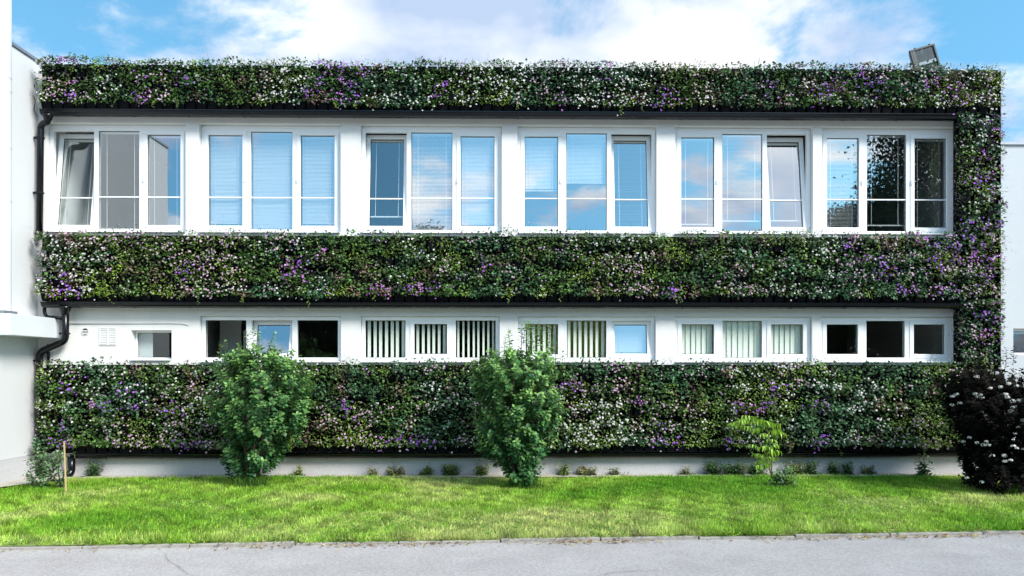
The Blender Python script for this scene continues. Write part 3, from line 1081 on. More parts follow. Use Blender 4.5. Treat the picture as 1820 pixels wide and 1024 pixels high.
def living_wall(label, x0, x1, rows, ztop, zbot, show_pots, side_l=False, side_r=False, wisps=True, dens=1.0, tone=1.28):
    root = empty('living_wall', ((x0 + x1) / 2, -0.14, zbot), label, 'living wall')
    root['kind'] = 'thing'
    off = Matrix.Translation(-root.location)

    def child(o, kind=None):
        o.matrix_parent_inverse = off
        if kind:
            o['kind'] = kind
        return o
    child(MB().box(x0 + 0.02, x1 - 0.02, -0.11, -0.004, zbot, ztop - 0.05).build('backing_panel', 'panel_black', root))
    npot = max(1, int((x1 - x0) / PITCH))
    pitch = (x1 - x0) / npot
    pcx = x0 + (np.arange(npot) + 0.5) * pitch
    rest = MB()
    for r_, z in enumerate(rows):
        for xc in pcx:
            if r_ == 0 and show_pots:
                child(link('planter_pocket', POT, root, (xc, 0, z)))
            else:
                rest.box(xc - 0.07, xc + 0.07, -0.21, -0.111, z, z + 0.2)
    if rest.v:
        child(rest.build('planter_row', 'pot_plastic', root), 'stuff')
    # plants
    parts, fl_w, fl_p = [], [], []
    for r_, z in enumerate(rows):
        for xc in pcx:
            cxp, czp = xc + rng.normal(0, 0.03), z + 0.205 + (rng.normal(0, 0.045) if r_ else rng.normal(0, 0.015))
            kv = kind_f(cxp, czp * 1.4) * 0.55 + kind_f2(cxp, czp) * 0.45 + rng.normal(0, 0.13)
            xr = (cxp - BLX) / (BRX - BLX)
            kind = 4 if rng.uniform() < 0.11 else (3 if kv < 0.34 + 0.14 * xr else 0 if kv < 0.58 else 1 if kv < 0.72 else 2)
            if r_ == 0 and rng.uniform() < 0.12:
                kind = 2
            vig = float(np.clip(0.45 + 0.8 * kind_f2(cxp + 7, czp + 3) + rng.normal(0, 0.22), 0.35, 1.5))
            bulge = 0.11 * (bul_f(cxp, czp) - 0.5)
            czp += 0.06 * (bul_f(cxp + 11, czp * 0.5) - 0.5)
            n_ = int(rng.integers(68, 112) * dens * (0.6 + 0.4 * vig))
            dx = rng.normal(0, 0.085, n_)
            dzr = rng.normal(-0.035, 0.075, n_)
            dzr = np.clip(dzr, (-0.10 if r_ == 0 and zbot not in (1.76, 3.78) else -0.19) + rng.uniform(-0.02, 0.03, n_), 0.12)
            if z + 0.26 > rows[-1] + 0.24:
                dzr = np.minimum(dzr, ztop - czp + rng.uniform(-0.03, 0.02, n_) + rng.normal(0, 0.015) + 0.11 * (float(top_f(cxp, zbot)) - 0.5))
            dome = np.exp(-(dx / 0.11) ** 2 - ((dzr + 0.03) / 0.11) ** 2)
            py_ = -0.20 - (0.05 + bulge * dome + 0.13 * vig * dome) * rng.uniform(0.25, 1.0, n_)
            pos = np.stack([cxp + dx, py_, czp + dzr], 1)
            pos[:, 0] = np.clip(pos[:, 0], x0 - 0.03 + rng.uniform(-0.03, 0.03, n_), x1 + 0.03 + rng.uniform(-0.03, 0.03, n_))
            ax = np.stack([dx * 5 + rng.normal(0, 0.6, n_), rng.normal(-0.55, 0.35, n_), dzr * 3 + rng.normal(-0.05, 0.5, n_)], 1)
            up = np.stack([rng.normal(0, 0.35, n_), rng.normal(-0.6, 0.3, n_), np.abs(rng.normal(0.8, 0.3, n_))], 1)
            base = KIND[kind] * tone
            if kind == 4:
                base = np.where(rng.uniform(0, 1, (n_, 1)) < 0.5, KIND[4], KIND[1])
            cc = base * (0.4 + 1.9 * rng.uniform(0, 1, (n_, 1)) ** 1.7) * rng.uniform(0.8, 1.25) + rng.uniform(0, 0.015, (n_, 1)) * np.array([[1.0, 0.7, 0.1]])  # skewed random tones put lit leaf highlights into the colour
            ln = rng.uniform(0.028, 0.056, n_) * (1.1 if kind in (0, 3) else 0.95)
            wd = ln * (rng.uniform(0.6, 0.95, n_) if kind != 2 else rng.uniform(0.25, 0.5, n_))
            parts.append(scatter(LEAF4, pos, ax, up, ln, wd, cc))
            # trailing sprig over the pot
            if rng.uniform() < (0.16 if r_ == 0 else 0.08):
                k2 = int(rng.integers(9, 20))
                t = np.linspace(0, 1, k2)
                sx = rng.normal(0, 0.07)
                sp = np.stack([cxp + sx * t + rng.normal(0, 0.008, k2), -0.29 - 0.05 * np.sin(t * 2.4), czp - 0.06 - t * rng.uniform(0.10, 0.22)], 1)
                sa = np.stack([rng.normal(0, 1, k2), rng.normal(-0.3, 0.3, k2), rng.normal(-0.4, 0.4, k2)], 1)
                su = np.tile([[0.0, -1.0, 0.3]], (k2, 1))
                parts.append(scatter(LEAF4, sp, sa, su, rng.uniform(0.02, 0.042, k2), rng.uniform(0.010, 0.02, k2), KIND[rng.choice([1, 2, 2])] * rng.uniform(0.8, 1.5, (k2, 1))))
            # flowers
            dp_ = np.hypot(PW[:, 0] - cxp, (PW[:, 2] - czp)).min()
            wv = wh_f(cxp, czp * 1.3) * 0.45 + wh_f2(cxp, czp) * 0.55 + rng.normal(0, 0.10)
            nf, fcol, tgt = 0, None, None
            nw = int(np.clip((wv - 0.30 - 0.13 * xr + (0.16 if xr > 0.84 else 0)) * 42, 0, 16)) if rng.uniform() < 0.92 else 0
            if dp_ < 0.165:
                npur = int(rng.integers(9, 16))
                pc = np.array([[0.33, 0.11, 0.55]]) if rng.uniform() < 0.6 else np.array([[0.46, 0.17, 0.54]])
                pc = pc * rng.uniform(0.65, 1.35, (npur, 1))
                sets = [(npur, pc, 0.95), (nw // 4, None, 1)]
            elif rng.uniform() < 0.10:
                npur = int(rng.integers(4, 10))
                sets = [(npur, np.array([[0.46, 0.30, 0.50]]) * rng.uniform(0.7, 1.25, (npur, 1)), 0.85), (nw // 2, None, 1)]
            else:
                sets = [(nw, None, 1)]
            for nf, fc, sc in sets:
                if nf <= 0:
                    continue
                if fc is None:
                    pinkish = pk_f(cxp, czp) + rng.normal(0, 0.1) > 0.52
                    fc = (np.array([[0.60, 0.42, 0.52]]) if pinkish else np.array([[0.70, 0.68, 0.67]])) * rng.uniform(0.55, 1.12, (nf, 1))
                    fc = np.clip(fc, 0, 0.85)
                fx, fz = rng.normal(0, 0.075, nf), rng.normal(-0.03, 0.065, nf)
                if r_ == len(rows) - 1:
                    fz = np.minimum(fz, ztop - czp - rng.uniform(0.02, 0.06, nf))
                fy = -0.275 - (0.12 * vig + bulge) * np.exp(-(fx / 0.11) ** 2 - ((fz + 0.03) / 0.11) ** 2) * rng.uniform(0.75, 1.1, nf)
                pos = np.stack([np.clip(cxp + fx, x0 - 0.02, x1 + 0.02), fy, czp + fz], 1)
                ft = np.stack([fx * 3 + rng.normal(0, 0.35, nf), rng.normal(-1, 0.2, nf), rng.normal(0.45, 0.35, nf)], 1)
                axx = np.cross(ft, rng.normal(0, 1, (nf, 3)))
                sz = rng.uniform(0.026, 0.045, nf) * sc
                (fl_w if sc == 1 else fl_p).append(scatter(FLOWER, pos, axx, ft, sz, sz, fc))
    V, F, C = join(parts)
    child(link('foliage', np_mesh('foliage', V, F, 'wall_leaf', C), root), 'stuff')
    for nm, fl in (('white_flowers', fl_w), ('purple_flowers', fl_p)):
        if fl:
            V, F, C = join(fl)
            child(link(nm, np_mesh(nm, V, F, 'petal', C), root), 'stuff')
    # wispy flower stems rising above the upper edge, and off the free ends
    parts, fls = [], []

    def stems(p0, dirs, ln):
        k_ = len(p0)
        p1 = p0 + norm(dirs) * ln[:, None]
        cc = np.array([[0.10, 0.12, 0.04]]) * rng.uniform(0.5, 1.4, (k_, 1))
        parts.append(strips(p0, p1, rng.uniform(0.003, 0.006, k_), cc, bend=rng.normal(0, 0.012, (k_, 3))))
        q_ = rng.uniform(0, 1, k_) < 0.45
        m_ = int(q_.sum())
        if m_:
            for rep in range(2):
                fc = np.where(rng.uniform(0, 1, (m_, 1)) < 0.6, [[0.50, 0.42, 0.50]], [[0.36, 0.22, 0.46]]) * rng.uniform(0.5, 1.1, (m_, 1))
                ft = rng.normal(0, 0.5, (m_, 3)) + np.array([[0, -0.8, 0.4]])
                sz = rng.uniform(0.010, 0.020, m_)
                fls.append(scatter(FLOWER, p1[q_] + rng.normal(0, 0.014, (m_, 3)), np.cross(ft, rng.normal(0, 1, (m_, 3))), ft, sz, sz, fc))
        # leaves on the stems
        t = rng.uniform(0.1, 0.7, (k_, 1))
        lp = p0 * (1 - t) + p1 * t
        s_ = rng.uniform(0.012, 0.034, k_)
        parts.append(scatter(LEAF4, lp, rng.normal(0, 1, (k_, 3)), rng.normal(0, 0.4, (k_, 3)) + np.array([[0, -0.5, 1]]), s_, s_ * 0.6, KIND[rng.integers(0, 4, k_)] * rng.uniform(0.7, 1.6, (k_, 1))))
    if wisps:
        k_ = int((x1 - x0) * 42)
        xs_ = rng.uniform(x0, x1, k_)
        d_ = Field(2.2, int(zbot * 100) + 5)(xs_, xs_ * 0)
        xs_ = xs_[rng.uniform(0, 1, k_) < np.clip(d_ * 1.5 - 0.2, 0.1, 1)]
        k_ = len(xs_)
        stems(np.stack([xs_, rng.uniform(-0.32, -0.16, k_), ztop + rng.uniform(-0.06, 0.0, k_)], 1),
              np.stack([rng.normal(0, 0.35, k_), rng.normal(-0.1, 0.25, k_), np.ones(k_)], 1),
              np.clip(rng.gamma(3.0, 0.026, k_), 0.03, 0.30))
    for flag, xe, sg in ((side_l, x0, -1), (side_r, x1, 1)):
        if flag:
            k_ = int((ztop - zbot) * 130)
            stems(np.stack([np.full(k_, xe) - sg * rng.uniform(0, 0.05, k_), rng.uniform(-0.30, -0.06, k_), rng.uniform(zbot + 0.1, ztop, k_)], 1),
                  np.stack([np.full(k_, sg * 1.0), rng.normal(-0.2, 0.35, k_), rng.normal(0.25, 0.45, k_)], 1),
                  np.clip(rng.gamma(2.4, 0.034, k_), 0.03, 0.26))
    if parts:
        V, F, C = join(parts)
        child(link('stems', np_mesh('stems', V, F, 'wall_leaf', C), root), 'stuff')
    if fls:
        V, F, C = join(fls)
        child(link('stem_flowers', np_mesh('stem_flowers', V, F, 'petal', C), root), 'stuff')
    return root


XC0, XC1 = FX(1711, -0.28), FX(1781, -0.28)
living_wall('flowering planted band along the roof edge above the upper windows', BLX, XC1, [5.735, 5.985, 6.23], 6.47, 5.735, True, True, True)
living_wall('flowering planted band between the upper and the lower windows', BLX, XC1, [2.74, 3.005, 3.265, 3.54], 3.835, 2.74, True, True, True)
living_wall('flowering planted band at ground level above the grey plinth', BLX, XC1, [0.37, 0.64, 0.92, 1.20, 1.50], 1.80, 0.37, False, True, True)
living_wall('tall narrow planted column right of the upper windows', XC0, XC1, [3.78 + k * 0.272 for k in range(7)], 5.72, 3.78, False, True, True, False)
living_wall('short planted column right of the lower windows', XC0, XC1, [1.76, 2.03, 2.30, 2.52], 2.76, 1.76, False, True, True, False)

# dark end board of the planted wall
MB().box(XC1 - 0.012, XC1 - 0.004, -0.26, 0.02, 0.37, 6.40).build('end_board', 'panel_black', bld)

# ------------------------------------------------------------------ neighbouring wing on the left
wing = empty('neighbour_wing', (WX, -2, 0), 'smooth white neighbouring wing at the left edge with grey plinth', 'building')
WI = Matrix.Translation(-wing.location)


def wpart(o):
    o.matrix_parent_inverse = WI
    return o


wtop = P(67, 111).z
WY0, WY1 = -4.35, 6.0
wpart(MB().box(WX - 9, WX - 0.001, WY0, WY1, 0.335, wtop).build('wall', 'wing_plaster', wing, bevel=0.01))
wpart(MB().box(WX - 9.02, WX + 0.025, WY0 - 0.02, WY1, wtop + 0.001, wtop + 0.045).build('roof_flashing', 'flashing', wing))
wpart(MB().box(WX - 9, WX + 0.02, WY0 - 0.02, -0.115, 0.22, 0.334).build('plinth', 'plinth_stone', wing))
wpart(MB().box(WX - 9, WX + 0.05, WY0 - 0.05, -0.115, -0.1, 0.219).build('plinth', 'plinth_stone', wing))
# canopy box
CXR = FX(108)
cz0, cz1 = P(108, 601.5).z, P(108, 567).z
wpart(MB().box(WX - 0.4, CXR, -1.2, -0.02, cz0, cz1).build('canopy', 'sheet_metal', wing, bevel=0.006))
# round vent duct standing on the canopy against the wall
dc = (-7.20, -0.98)
r_d = 0.13
dcx = P(18, 500, dc[1]).x - r_d
ztop_d = 8.6
duct = wpart(MB().tube([(dcx, dc[1], cz1 + 0.05), (dcx, dc[1], ztop_d)], r_d, 28).build('vent_duct', 'sheet_metal', wing, smooth=False))
wpart(MB().box(dcx - 0.16, dcx + 0.14, dc[1] - 0.15, dc[1] + 0.15, cz1 + 0.002, cz1 + 0.05).build('duct_base', 'flashing', wing))
for py_ in (128, 153, 254, 350):
    zb_ = P(10, py_, dc[1] - r_d).z
    o = MB().tube([(dcx, dc[1], zb_ - 0.035), (dcx, dc[1], zb_ + 0.035)], r_d + 0.004, 28).build('duct_band', 'sheet_metal', duct)

# thin loose cable by the downpipe
cb = MB().tube([P(62, 150, -0.08), P(58, 165, -0.1), P(63, 180, -0.1), P(60, 195, -0.1), P(67, 208, -0.08)], 0.006, 5).build('loose_cable', 'black_metal', bld, smooth=True)

# ------------------------------------------------------------------ building at the right edge
RY = 5.0
rb = empty('neighbour_building', (P(1800, 655, RY).x + 2, RY, 0), 'plain pale rendered building behind the right edge', 'building')
RI = Matrix.Translation(-rb.location)


def rpart(o, parent=None):
    o.matrix_parent_inverse = RI
    return o


rx0, rx1 = BX1 + 0.05, BX1 + 14
rz1 = P(1800, 258, RY).z
wx0, wx1, wz0, wz1 = P(1801, 0, RY).x, P(1801, 0, RY).x + 1.6, P(1801, 631, RY).z, P(1801, 584, RY).z
o = wall_with_holes(rx0, rx1, -0.1, rz1, RY, RY + 0.3, [(wx0, wx1, wz0, wz1)])
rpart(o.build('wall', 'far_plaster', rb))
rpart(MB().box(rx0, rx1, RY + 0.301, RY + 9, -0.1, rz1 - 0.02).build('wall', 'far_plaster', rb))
rpart(MB().box(rx0 - 0.05, rx1 + 0.05, RY - 0.05, RY + 9, rz1 + 0.001, rz1 + 0.06).build('roof_flashing', 'flashing', rb))
fr = MB()
ring(fr, wx0 + 0.002, wx1 - 0.002, wz0 + 0.002, wz1 - 0.002, 0.05, RY + 0.12, RY + 0.18)
rw = rpart(fr.build('window', 'upvc', rb))
MB().quad((wx0, RY + 0.15, wz0), (wx1, RY + 0.15, wz0), (wx1, RY + 0.15, wz1), (wx0, RY + 0.15, wz1)).build('pane', 'lower_glass', rw)
MB().box(wx0, wx1, RY + 0.25, RY + 0.28, wz0, wz1).build('room_shade_sheet', 'panel_black', rw)  # black sheet behind the pane stands in for an unlit room
MB().box(wx0 + 0.05, wx1 - 0.05, RY + 0.19, RY + 0.22, wz1 - 0.12, wz1 - 0.05).build('blind_box', 'flashing', rw)

# ------------------------------------------------------------------ floodlight on the roof
fy = 0.35
fl = empty('floodlight', P(1645, 122, fy), 'tilted grey floodlight on the roof edge above the right windows', 'floodlight')
cA, cB, cC, cD = [P(a, b2, fy) for a, b2 in ((1619, 90), (1663, 77), (1669, 121), (1624, 134))]   # face corners tl, tr, br, bl
ctr = (cA + cB + cC + cD) / 4
ex = (cB - cA + cC - cD).normalized()
ez = (cA - cD + cB - cC).normalized()
ez = (ez - ex * ez.dot(ex)).normalized()
ey = ez.cross(ex)
wv_, hv_ = (cB - cA).length / 2, (cA - cD).length / 2
MF = Matrix((ex, ey, ez)).transposed().to_4x4()
MF.translation = ctr


def fpart(mb, name, m, bevel=0.0):
    mb.v = [tuple(MF @ Vector(p)) for p in mb.v]
    o = mb.build(name, m, fl, bevel=bevel)
    o.matrix_parent_inverse = Matrix.Translation(-fl.location)
    return o


mb = MB()
mb.hexa([(-wv_ * 0.7, 0.14, -hv_ * 0.7), (wv_ * 0.7, 0.14, -hv_ * 0.7), (wv_ * 0.7, 0.14, hv_ * 0.7), (-wv_ * 0.7, 0.14, hv_ * 0.7),
         (-wv_, 0.012, -hv_), (wv_, 0.012, -hv_), (wv_, 0.012, hv_), (-wv_, 0.012, hv_)])
fpart(mb, 'housing', 'lamp_housing')
mb = MB()
ring(mb, -wv_, wv_, -hv_, hv_, 0.03, -0.022, 0.010)
mb.box(-wv_ + 0.03, -wv_ + 0.085, -0.018, 0.006, -hv_ + 0.03, hv_ - 0.03)
fpart(mb, 'rim', 'lamp_housing', 0.004)
fpart(MB().box(-wv_ + 0.088, wv_ - 0.032, -0.004, 0.009, -hv_ * 0.15, hv_ - 0.032), 'reflector', 'lamp_reflector')
fpart(MB().box(-wv_ + 0.088, wv_ - 0.032, -0.010, 0.009, -hv_ * 0.42, -hv_ * 0.16), 'reflector', 'flashing')
fpart(MB().quad((-wv_ + 0.03, -0.014, -hv_ + 0.03), (wv_ - 0.03, -0.014, -hv_ + 0.03), (wv_ - 0.03, -0.014, hv_ - 0.03), (-wv_ + 0.03, -0.014, hv_ - 0.03)), 'pane', 'lamp_glass')
for sx in (-1, 1):
    mb = MB()
    mb.box(sx * wv_ + (0.004 if sx > 0 else -0.012), sx * wv_ + (0.012 if sx > 0 else -0.004), 0.02, 0.07, -hv_ - 0.12, 0.02)
    fpart(mb, 'bracket_arm', 'lamp_housing')
for px_ in (-0.55, 0.6):
    fpart(MB().box(wv_ * px_ - 0.012, wv_ * px_ + 0.012, -0.026, -0.0, hv_ + 0.001, hv_ + 0.016), 'clip', 'lamp_housing')
pb = ctr - ez * (hv_ + 0.1)
o = MB().tube([(pb.x, pb.y + 0.05, ROOF - 0.2), (pb.x, pb.y + 0.05, pb.z)], 0.03, 10).build('post', 'lamp_housing', fl)
o.matrix_parent_inverse = Matrix.Translation(-fl.location)


# ------------------------------------------------------------------ shrubs and saplings
def bush(name, label, cat, foot, height, profile, n_shoot, per, leaf, cols, m, lean=(0, 0), stems=9, spread=0.16, depth=0.85, tips=0.3, template=LEAF6, top_shoots=(), stem_mat='bark', seed=1, round_=0.78, centre=None):
    """profile: list of (height fraction, left extent, right extent) in metres from the foot; shoots fill that volume"""
    r = np.random.default_rng(seed)
    root = empty(name, foot, label, cat)
    hs = [p[0] for p in profile]
    Lx = [p[1] for p in profile]
    Rx = [p[2] for p in profile]

    def ext(t):
        return np.interp(t, hs, Lx), np.interp(t, hs, Rx)
    # wood
    wk = min(1.0, height / 1.2)
    wood = MB()
    tips_w = []
    for k in range(stems):
        t_end = r.uniform(0.5, 0.92)
        l_, r_ = ext(t_end)
        ang = r.uniform(0, 2 * math.pi)
        ex_ = (l_ + r_) / 2 + (r_ - l_) / 2 * 0.7 * math.cos(ang)
        ey_ = (r_ - l_) / 2 * 0.6 * depth * math.sin(ang)
        b0 = Vector((r.normal(0, spread * 0.4), r.normal(0, spread * 0.35), -0.03))
        e = Vector((ex_, ey_, t_end * height))
        mid_ = b0.lerp(e, 0.45) + Vector((-(ex_) * 0.18, -ey_ * 0.18, 0.05))
        pts = [b0]
        for j in range(1, 7):
            t = j / 6
            pts.append(b0 * (1 - t) ** 2 + mid_ * 2 * t * (1 - t) + e * t * t + Vector(r.normal(0, 0.012, 3)))
        wood.tube(pts, list(np.linspace(0.030, 0.007, 7) * max(wk, 0.15)), 6)
        tips_w.append(pts)
    lobe = Field(2.6, seed + 70, 2)
    parts = []
    P0, P1 = [], []
    for k in range(n_shoot):
        t = r.beta(1.6, 1.3)
        t = 0.05 + 0.88 * t
        l_, r_ = ext(t)
        cx_, hw = (l_ + r_) / 2, (r_ - l_) / 2
        ang = r.uniform(0, 2 * math.pi)
        rr = r.uniform(0.25, 1.0) ** 0.55 * (0.74 + 0.5 * float(lobe(math.cos(ang) * 1.2 + t * 0.6, math.sin(ang) * 1.2 + t * 2.2)))
        p = np.array([cx_ + hw * rr * math.cos(ang), hw * depth * rr * math.sin(ang), t * height])
        out = np.array([math.cos(ang) * 0.8, math.sin(ang) * 0.8, 0.75 + 0.5 * t]) + r.normal(0, 0.28, 3)
        out /= np.linalg.norm(out)
        ln = r.uniform(0.16, 0.34) * (1.5 if r.uniform() < 0.12 else 1.0)
        P0.append(p - out * ln * 0.75)
        P1.append(p + out * ln * 0.25)
    for (dx, dy, z0_, dz, ln) in top_shoots:
        P0.append(np.array([dx, dy, z0_]))
        P1.append(np.array([dx + dz, dy, z0_ + ln]))
    gaps = Field(5.0, seed + 50, 2)
    for k, (a_, b_) in enumerate(zip(P0, P1)):
        top = k >= n_shoot
        ln = np.linalg.norm(b_ - a_)
        n_ = int(per * (ln / 0.25) * (0.8 if top else 1.0))
        t = np.linspace(0.05, 1.0, n_) + r.normal(0, 0.02, n_)
        pos = a_ + (b_ - a_) * t[:, None]
        d = (b_ - a_) / ln
        phi = np.arange(n_) * 2.4 + r.uniform(0, 6)
        s1 = np.cross(d, [0.3, 0.9, 0.2])
        s1 /= np.linalg.norm(s1)
        s2 = np.cross(d, s1)
        rad = np.cos(phi)[:, None] * s1 + np.sin(phi)[:, None] * s2
        ax = rad * 0.9 + d * 0.45 + r.normal(0, 0.2, (n_, 3)) + np.array([0, 0, -0.15])
        up = d * 0.7 + np.array([0, -0.25, 0.8]) + r.normal(0, 0.3, (n_, 3))
        sz = leaf * r.uniform(0.6, 1.2, n_) * np.where(t > 0.85, 0.7, 1.0) * (0.75 if top else 1.0)
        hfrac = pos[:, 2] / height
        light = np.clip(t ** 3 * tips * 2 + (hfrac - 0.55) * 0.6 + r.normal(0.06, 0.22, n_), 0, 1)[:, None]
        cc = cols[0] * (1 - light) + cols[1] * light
        cc = cc * r.uniform(0.65, 1.35, (n_, 1)) * r.uniform(0.75, 1.3)
        pos = pos + rad * 0.012
        pos[:, 2] = np.maximum(pos[:, 2], 0.01)
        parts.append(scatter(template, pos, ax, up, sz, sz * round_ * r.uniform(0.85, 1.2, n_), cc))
        wood.tube([a_, (a_ + b_) / 2 + r.normal(0, 0.008, 3), b_], [0.004 * wk, 0.0035 * wk, 0.002 * wk], 4, caps=False)
    V, F, C = join(parts)
    wood.build('branches', stem_mat, root, smooth=True)
    link('crown', np_mesh('crown', V, F, m, C), root)
    return root


def prof(pts, foot):
    """outline measured on the photograph at the shrub's own distance: (py, left px, right px)"""
    s = (foot.y + D) / FPX
    cx_ = 910 + (foot.x * 1.0) / ((foot.y + D)) * FPX - FPX * math.tan(YAW)
    py0 = 655 + EYE / s
    h = (py0 - min(p[0] for p in pts)) * s
    return h, [((py0 - py) * s / h, (a - cx_) * s, (b2 - cx_) * s) for py, a, b2 in sorted(pts, key=lambda q: -q[0])], s, cx_, py0


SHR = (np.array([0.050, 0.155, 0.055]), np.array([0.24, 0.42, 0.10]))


def tops(lst, s, cx_, py0, r):
    out = []
    for px_, pb_, pt_ in lst:
        out.append(((px_ - cx_) * s, r.uniform(-0.1, 0.1), (py0 - pb_) * s, r.normal(0, 0.03), (pb_ - pt_) * s))
    return out


r_ = np.random.default_rng(3)
h, pr, s_, c_, y_ = prof([(866, 432, 466), (840, 416, 478), (800, 394, 508), (760, 378, 535), (720, 370, 555), (680, 372, 558), (655, 385, 545), (630, 412, 520), (612, 430, 500), (600, 440, 490)], S1)
tp = tops([(414, 640, 606), (428, 640, 610), (446, 630, 590), (462, 625, 588), (476, 625, 592), (492, 640, 612), (505, 650, 618), (520, 655, 622), (400, 660, 630), (536, 665, 632), (395, 650, 612), (455, 620, 583)], s_, c_, y_, r_)
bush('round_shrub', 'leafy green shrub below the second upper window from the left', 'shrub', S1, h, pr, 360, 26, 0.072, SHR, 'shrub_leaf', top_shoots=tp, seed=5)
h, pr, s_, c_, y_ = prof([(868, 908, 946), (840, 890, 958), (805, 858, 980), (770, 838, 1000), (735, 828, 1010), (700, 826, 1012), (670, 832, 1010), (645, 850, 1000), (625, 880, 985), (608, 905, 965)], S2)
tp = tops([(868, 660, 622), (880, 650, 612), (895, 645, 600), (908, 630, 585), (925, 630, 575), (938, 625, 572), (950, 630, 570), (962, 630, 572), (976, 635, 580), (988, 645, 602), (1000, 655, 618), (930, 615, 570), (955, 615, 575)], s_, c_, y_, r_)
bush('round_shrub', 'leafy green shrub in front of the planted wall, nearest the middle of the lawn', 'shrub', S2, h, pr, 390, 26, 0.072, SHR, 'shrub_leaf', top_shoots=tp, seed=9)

h, pr, s_, c_, y_ = prof([(874, 1722, 1890), (850, 1716, 1900), (820, 1722, 1910), (780, 1710, 1925), (740, 1696, 1940), (700, 1690, 1945), (670, 1698, 1930), (650, 1715, 1905), (640, 1740, 1880)], SD)
DK = (np.array([0.005, 0.0048, 0.0045]), np.array([0.024, 0.018, 0.011]))
tp = tops([(1730, 660, 628), (1752, 655, 620), (1775, 655, 622), (1798, 655, 618), (1812, 650, 615), (1840, 650, 620)], s_, c_, y_, r_)
db = bush('dark_shrub', 'large dark purple leaved shrub with white flower heads at the right edge', 'shrub', SD, h, pr, 900, 27, 0.062, DK, 'dark_leaf', top_shoots=tp, seed=13, tips=0.2, stem_mat='dark_bark')
hr = np.random.default_rng(4)
heads = [(1737, 705), (1745, 707), (1760, 690), (1733, 700), (1743, 702), (1700, 701), (1693, 705), (1706, 717), (1722, 714), (1793, 682), (1787, 701), (1790, 706), (1807, 686), (1800, 713), (1812, 712),
         (1778, 688), (1744, 733), (1752, 739), (1800, 724), (1797, 731), (1810, 760), (1712, 785), (1723, 778), (1748, 791), (1757, 791), (1753, 785), (1801, 793), (1807, 797), (1763, 810), (1785, 810),
         (1796, 818), (1786, 820), (1745, 857), (1736, 670), (1718, 849), (1770, 663), (1780, 655), (1805, 662), (1815, 668), (1760, 750), (1819, 747), (1819, 798), (1736, 787), (1692, 720)]
parts = []
for px_, py_ in heads:
    yy = SD.y - 0.62 + abs(px_ - 1800) * 0.0048
    c0 = P(px_, py_, yy)
    n_ = 26
    d = norm(hr.normal(0, 1, (n_, 3)) * np.array([1, 1, 0.7]) + np.array([[0, -0.35, 0.35]]))
    pos = np.array(c0)[None] + d * np.array([[0.032, 0.032, 0.022]]) * hr.uniform(0.7, 1.1)
    sz = hr.uniform(0.016, 0.024, n_)
    parts.append(scatter(FLOWER, pos, np.cross(d, hr.normal(0, 1, (n_, 3))), d, sz, sz, np.array([[0.80, 0.78, 0.73]]) * hr.uniform(0.85, 1.05, (n_, 1))))
for k, part in enumerate(parts):
    o = link('flower_head', np_mesh('flower_head', part[0], part[1], 'petal', part[2]), db)
    o.matrix_parent_inverse = Matrix.Translation(-db.location)

# pale green sapling with drooping pinnate leaves
sap = empty('sapling', TR, 'slender sapling with drooping light green leaves right of the middle shrub', 'sapling')
SI = Matrix.Translation(-TR)
sr = np.random.default_rng(17)


def SP(px_, py_, dy=0.0):
    return P(px_, py_, TR.y + dy)


stem = [SP(1373, 852), SP(1368, 832, 0.02), SP(1360, 806, 0.03), SP(1350, 787, 0.02), SP(1340, 772), SP(1326, 760), SP(1310, 752)]
MB().tube(stem, [0.015, 0.013, 0.011, 0.009, 0.008, 0.006, 0.004], 6).build('trunk', 'green_bark', sap, smooth=True).matrix_parent_inverse = SI
st2 = [SP(1371, 842), SP(1372, 815, 0.05), SP(1369, 790, 0.04), SP(1364, 765), SP(1356, 748)]
MB().tube(st2, [0.011, 0.01, 0.008, 0.006, 0.004], 6).build('branch', 'green_bark', sap, smooth=True).matrix_parent_inverse = SI
T_, F_ = LEAF6
lv = T_.copy()
lv[:, 2] -= 0.35 * lv[:, 0] ** 2
leaf_meshes = []
for k in range(4):
    c_ = np.tile(np.array([[0.34, 0.54, 0.06]]) * [0.75, 1.0, 1.2, 0.9][k], (7, 1))
    leaf_meshes.append(np_mesh('leaf', lv * np.array([0.088, 0.034, 0.088]), F_, 'shrub_leaf', c_))
fronds = [(1312, 752, -1), (1318, 747, -1), (1325, 743, -1), (1335, 740, 1), (1330, 738, -1), (1342, 744, 1), (1350, 745, 1), (1358, 748, 1), (1366, 750, 1), (1380, 752, 1), (1306, 752, -1),
          (1372, 764, 1), (1380, 762, 1), (1386, 768, 1), (1360, 770, -1), (1368, 780, 1), (1374, 790, 1), (1362, 792, -1), (1366, 802, 1), (1376, 800, 1), (1350, 806, -1), (1356, 818, -1), (1364, 822, 1), (1350, 826, -1), (1340, 790, -1), (1346, 760, 1), (1362, 812, 1), (1332, 757, -1), (1372, 812, 1)]
for px_, py_, sg in fronds:
    c0 = SP(px_, py_, sr.uniform(-0.12, 0.12))
    ax0 = Vector((sg * sr.uniform(0.5, 1.0), sr.uniform(-0.7, 0.5), 0.15)).normalized()
    for q in range(11):
        t = (q - 5) / 5
        base_ = c0 + ax0 * t * 0.085 + Vector((0, 0, -0.03 * t * t))
        yaw_ = math.atan2(ax0.y, ax0.x) + sr.uniform(-1.1, 1.1) + (0 if q % 2 else math.pi * 0.25)
        o = link('leaf', leaf_meshes[int(sr.integers(0, 4))], sap)
        o.matrix_parent_inverse = SI
        o.location = base_
        o.rotation_euler = (sr.uniform(-0.4, 0.4), sr.uniform(0.5, 1.15), yaw_)
        o.scale = [sr.uniform(0.65, 1.1)] * 3

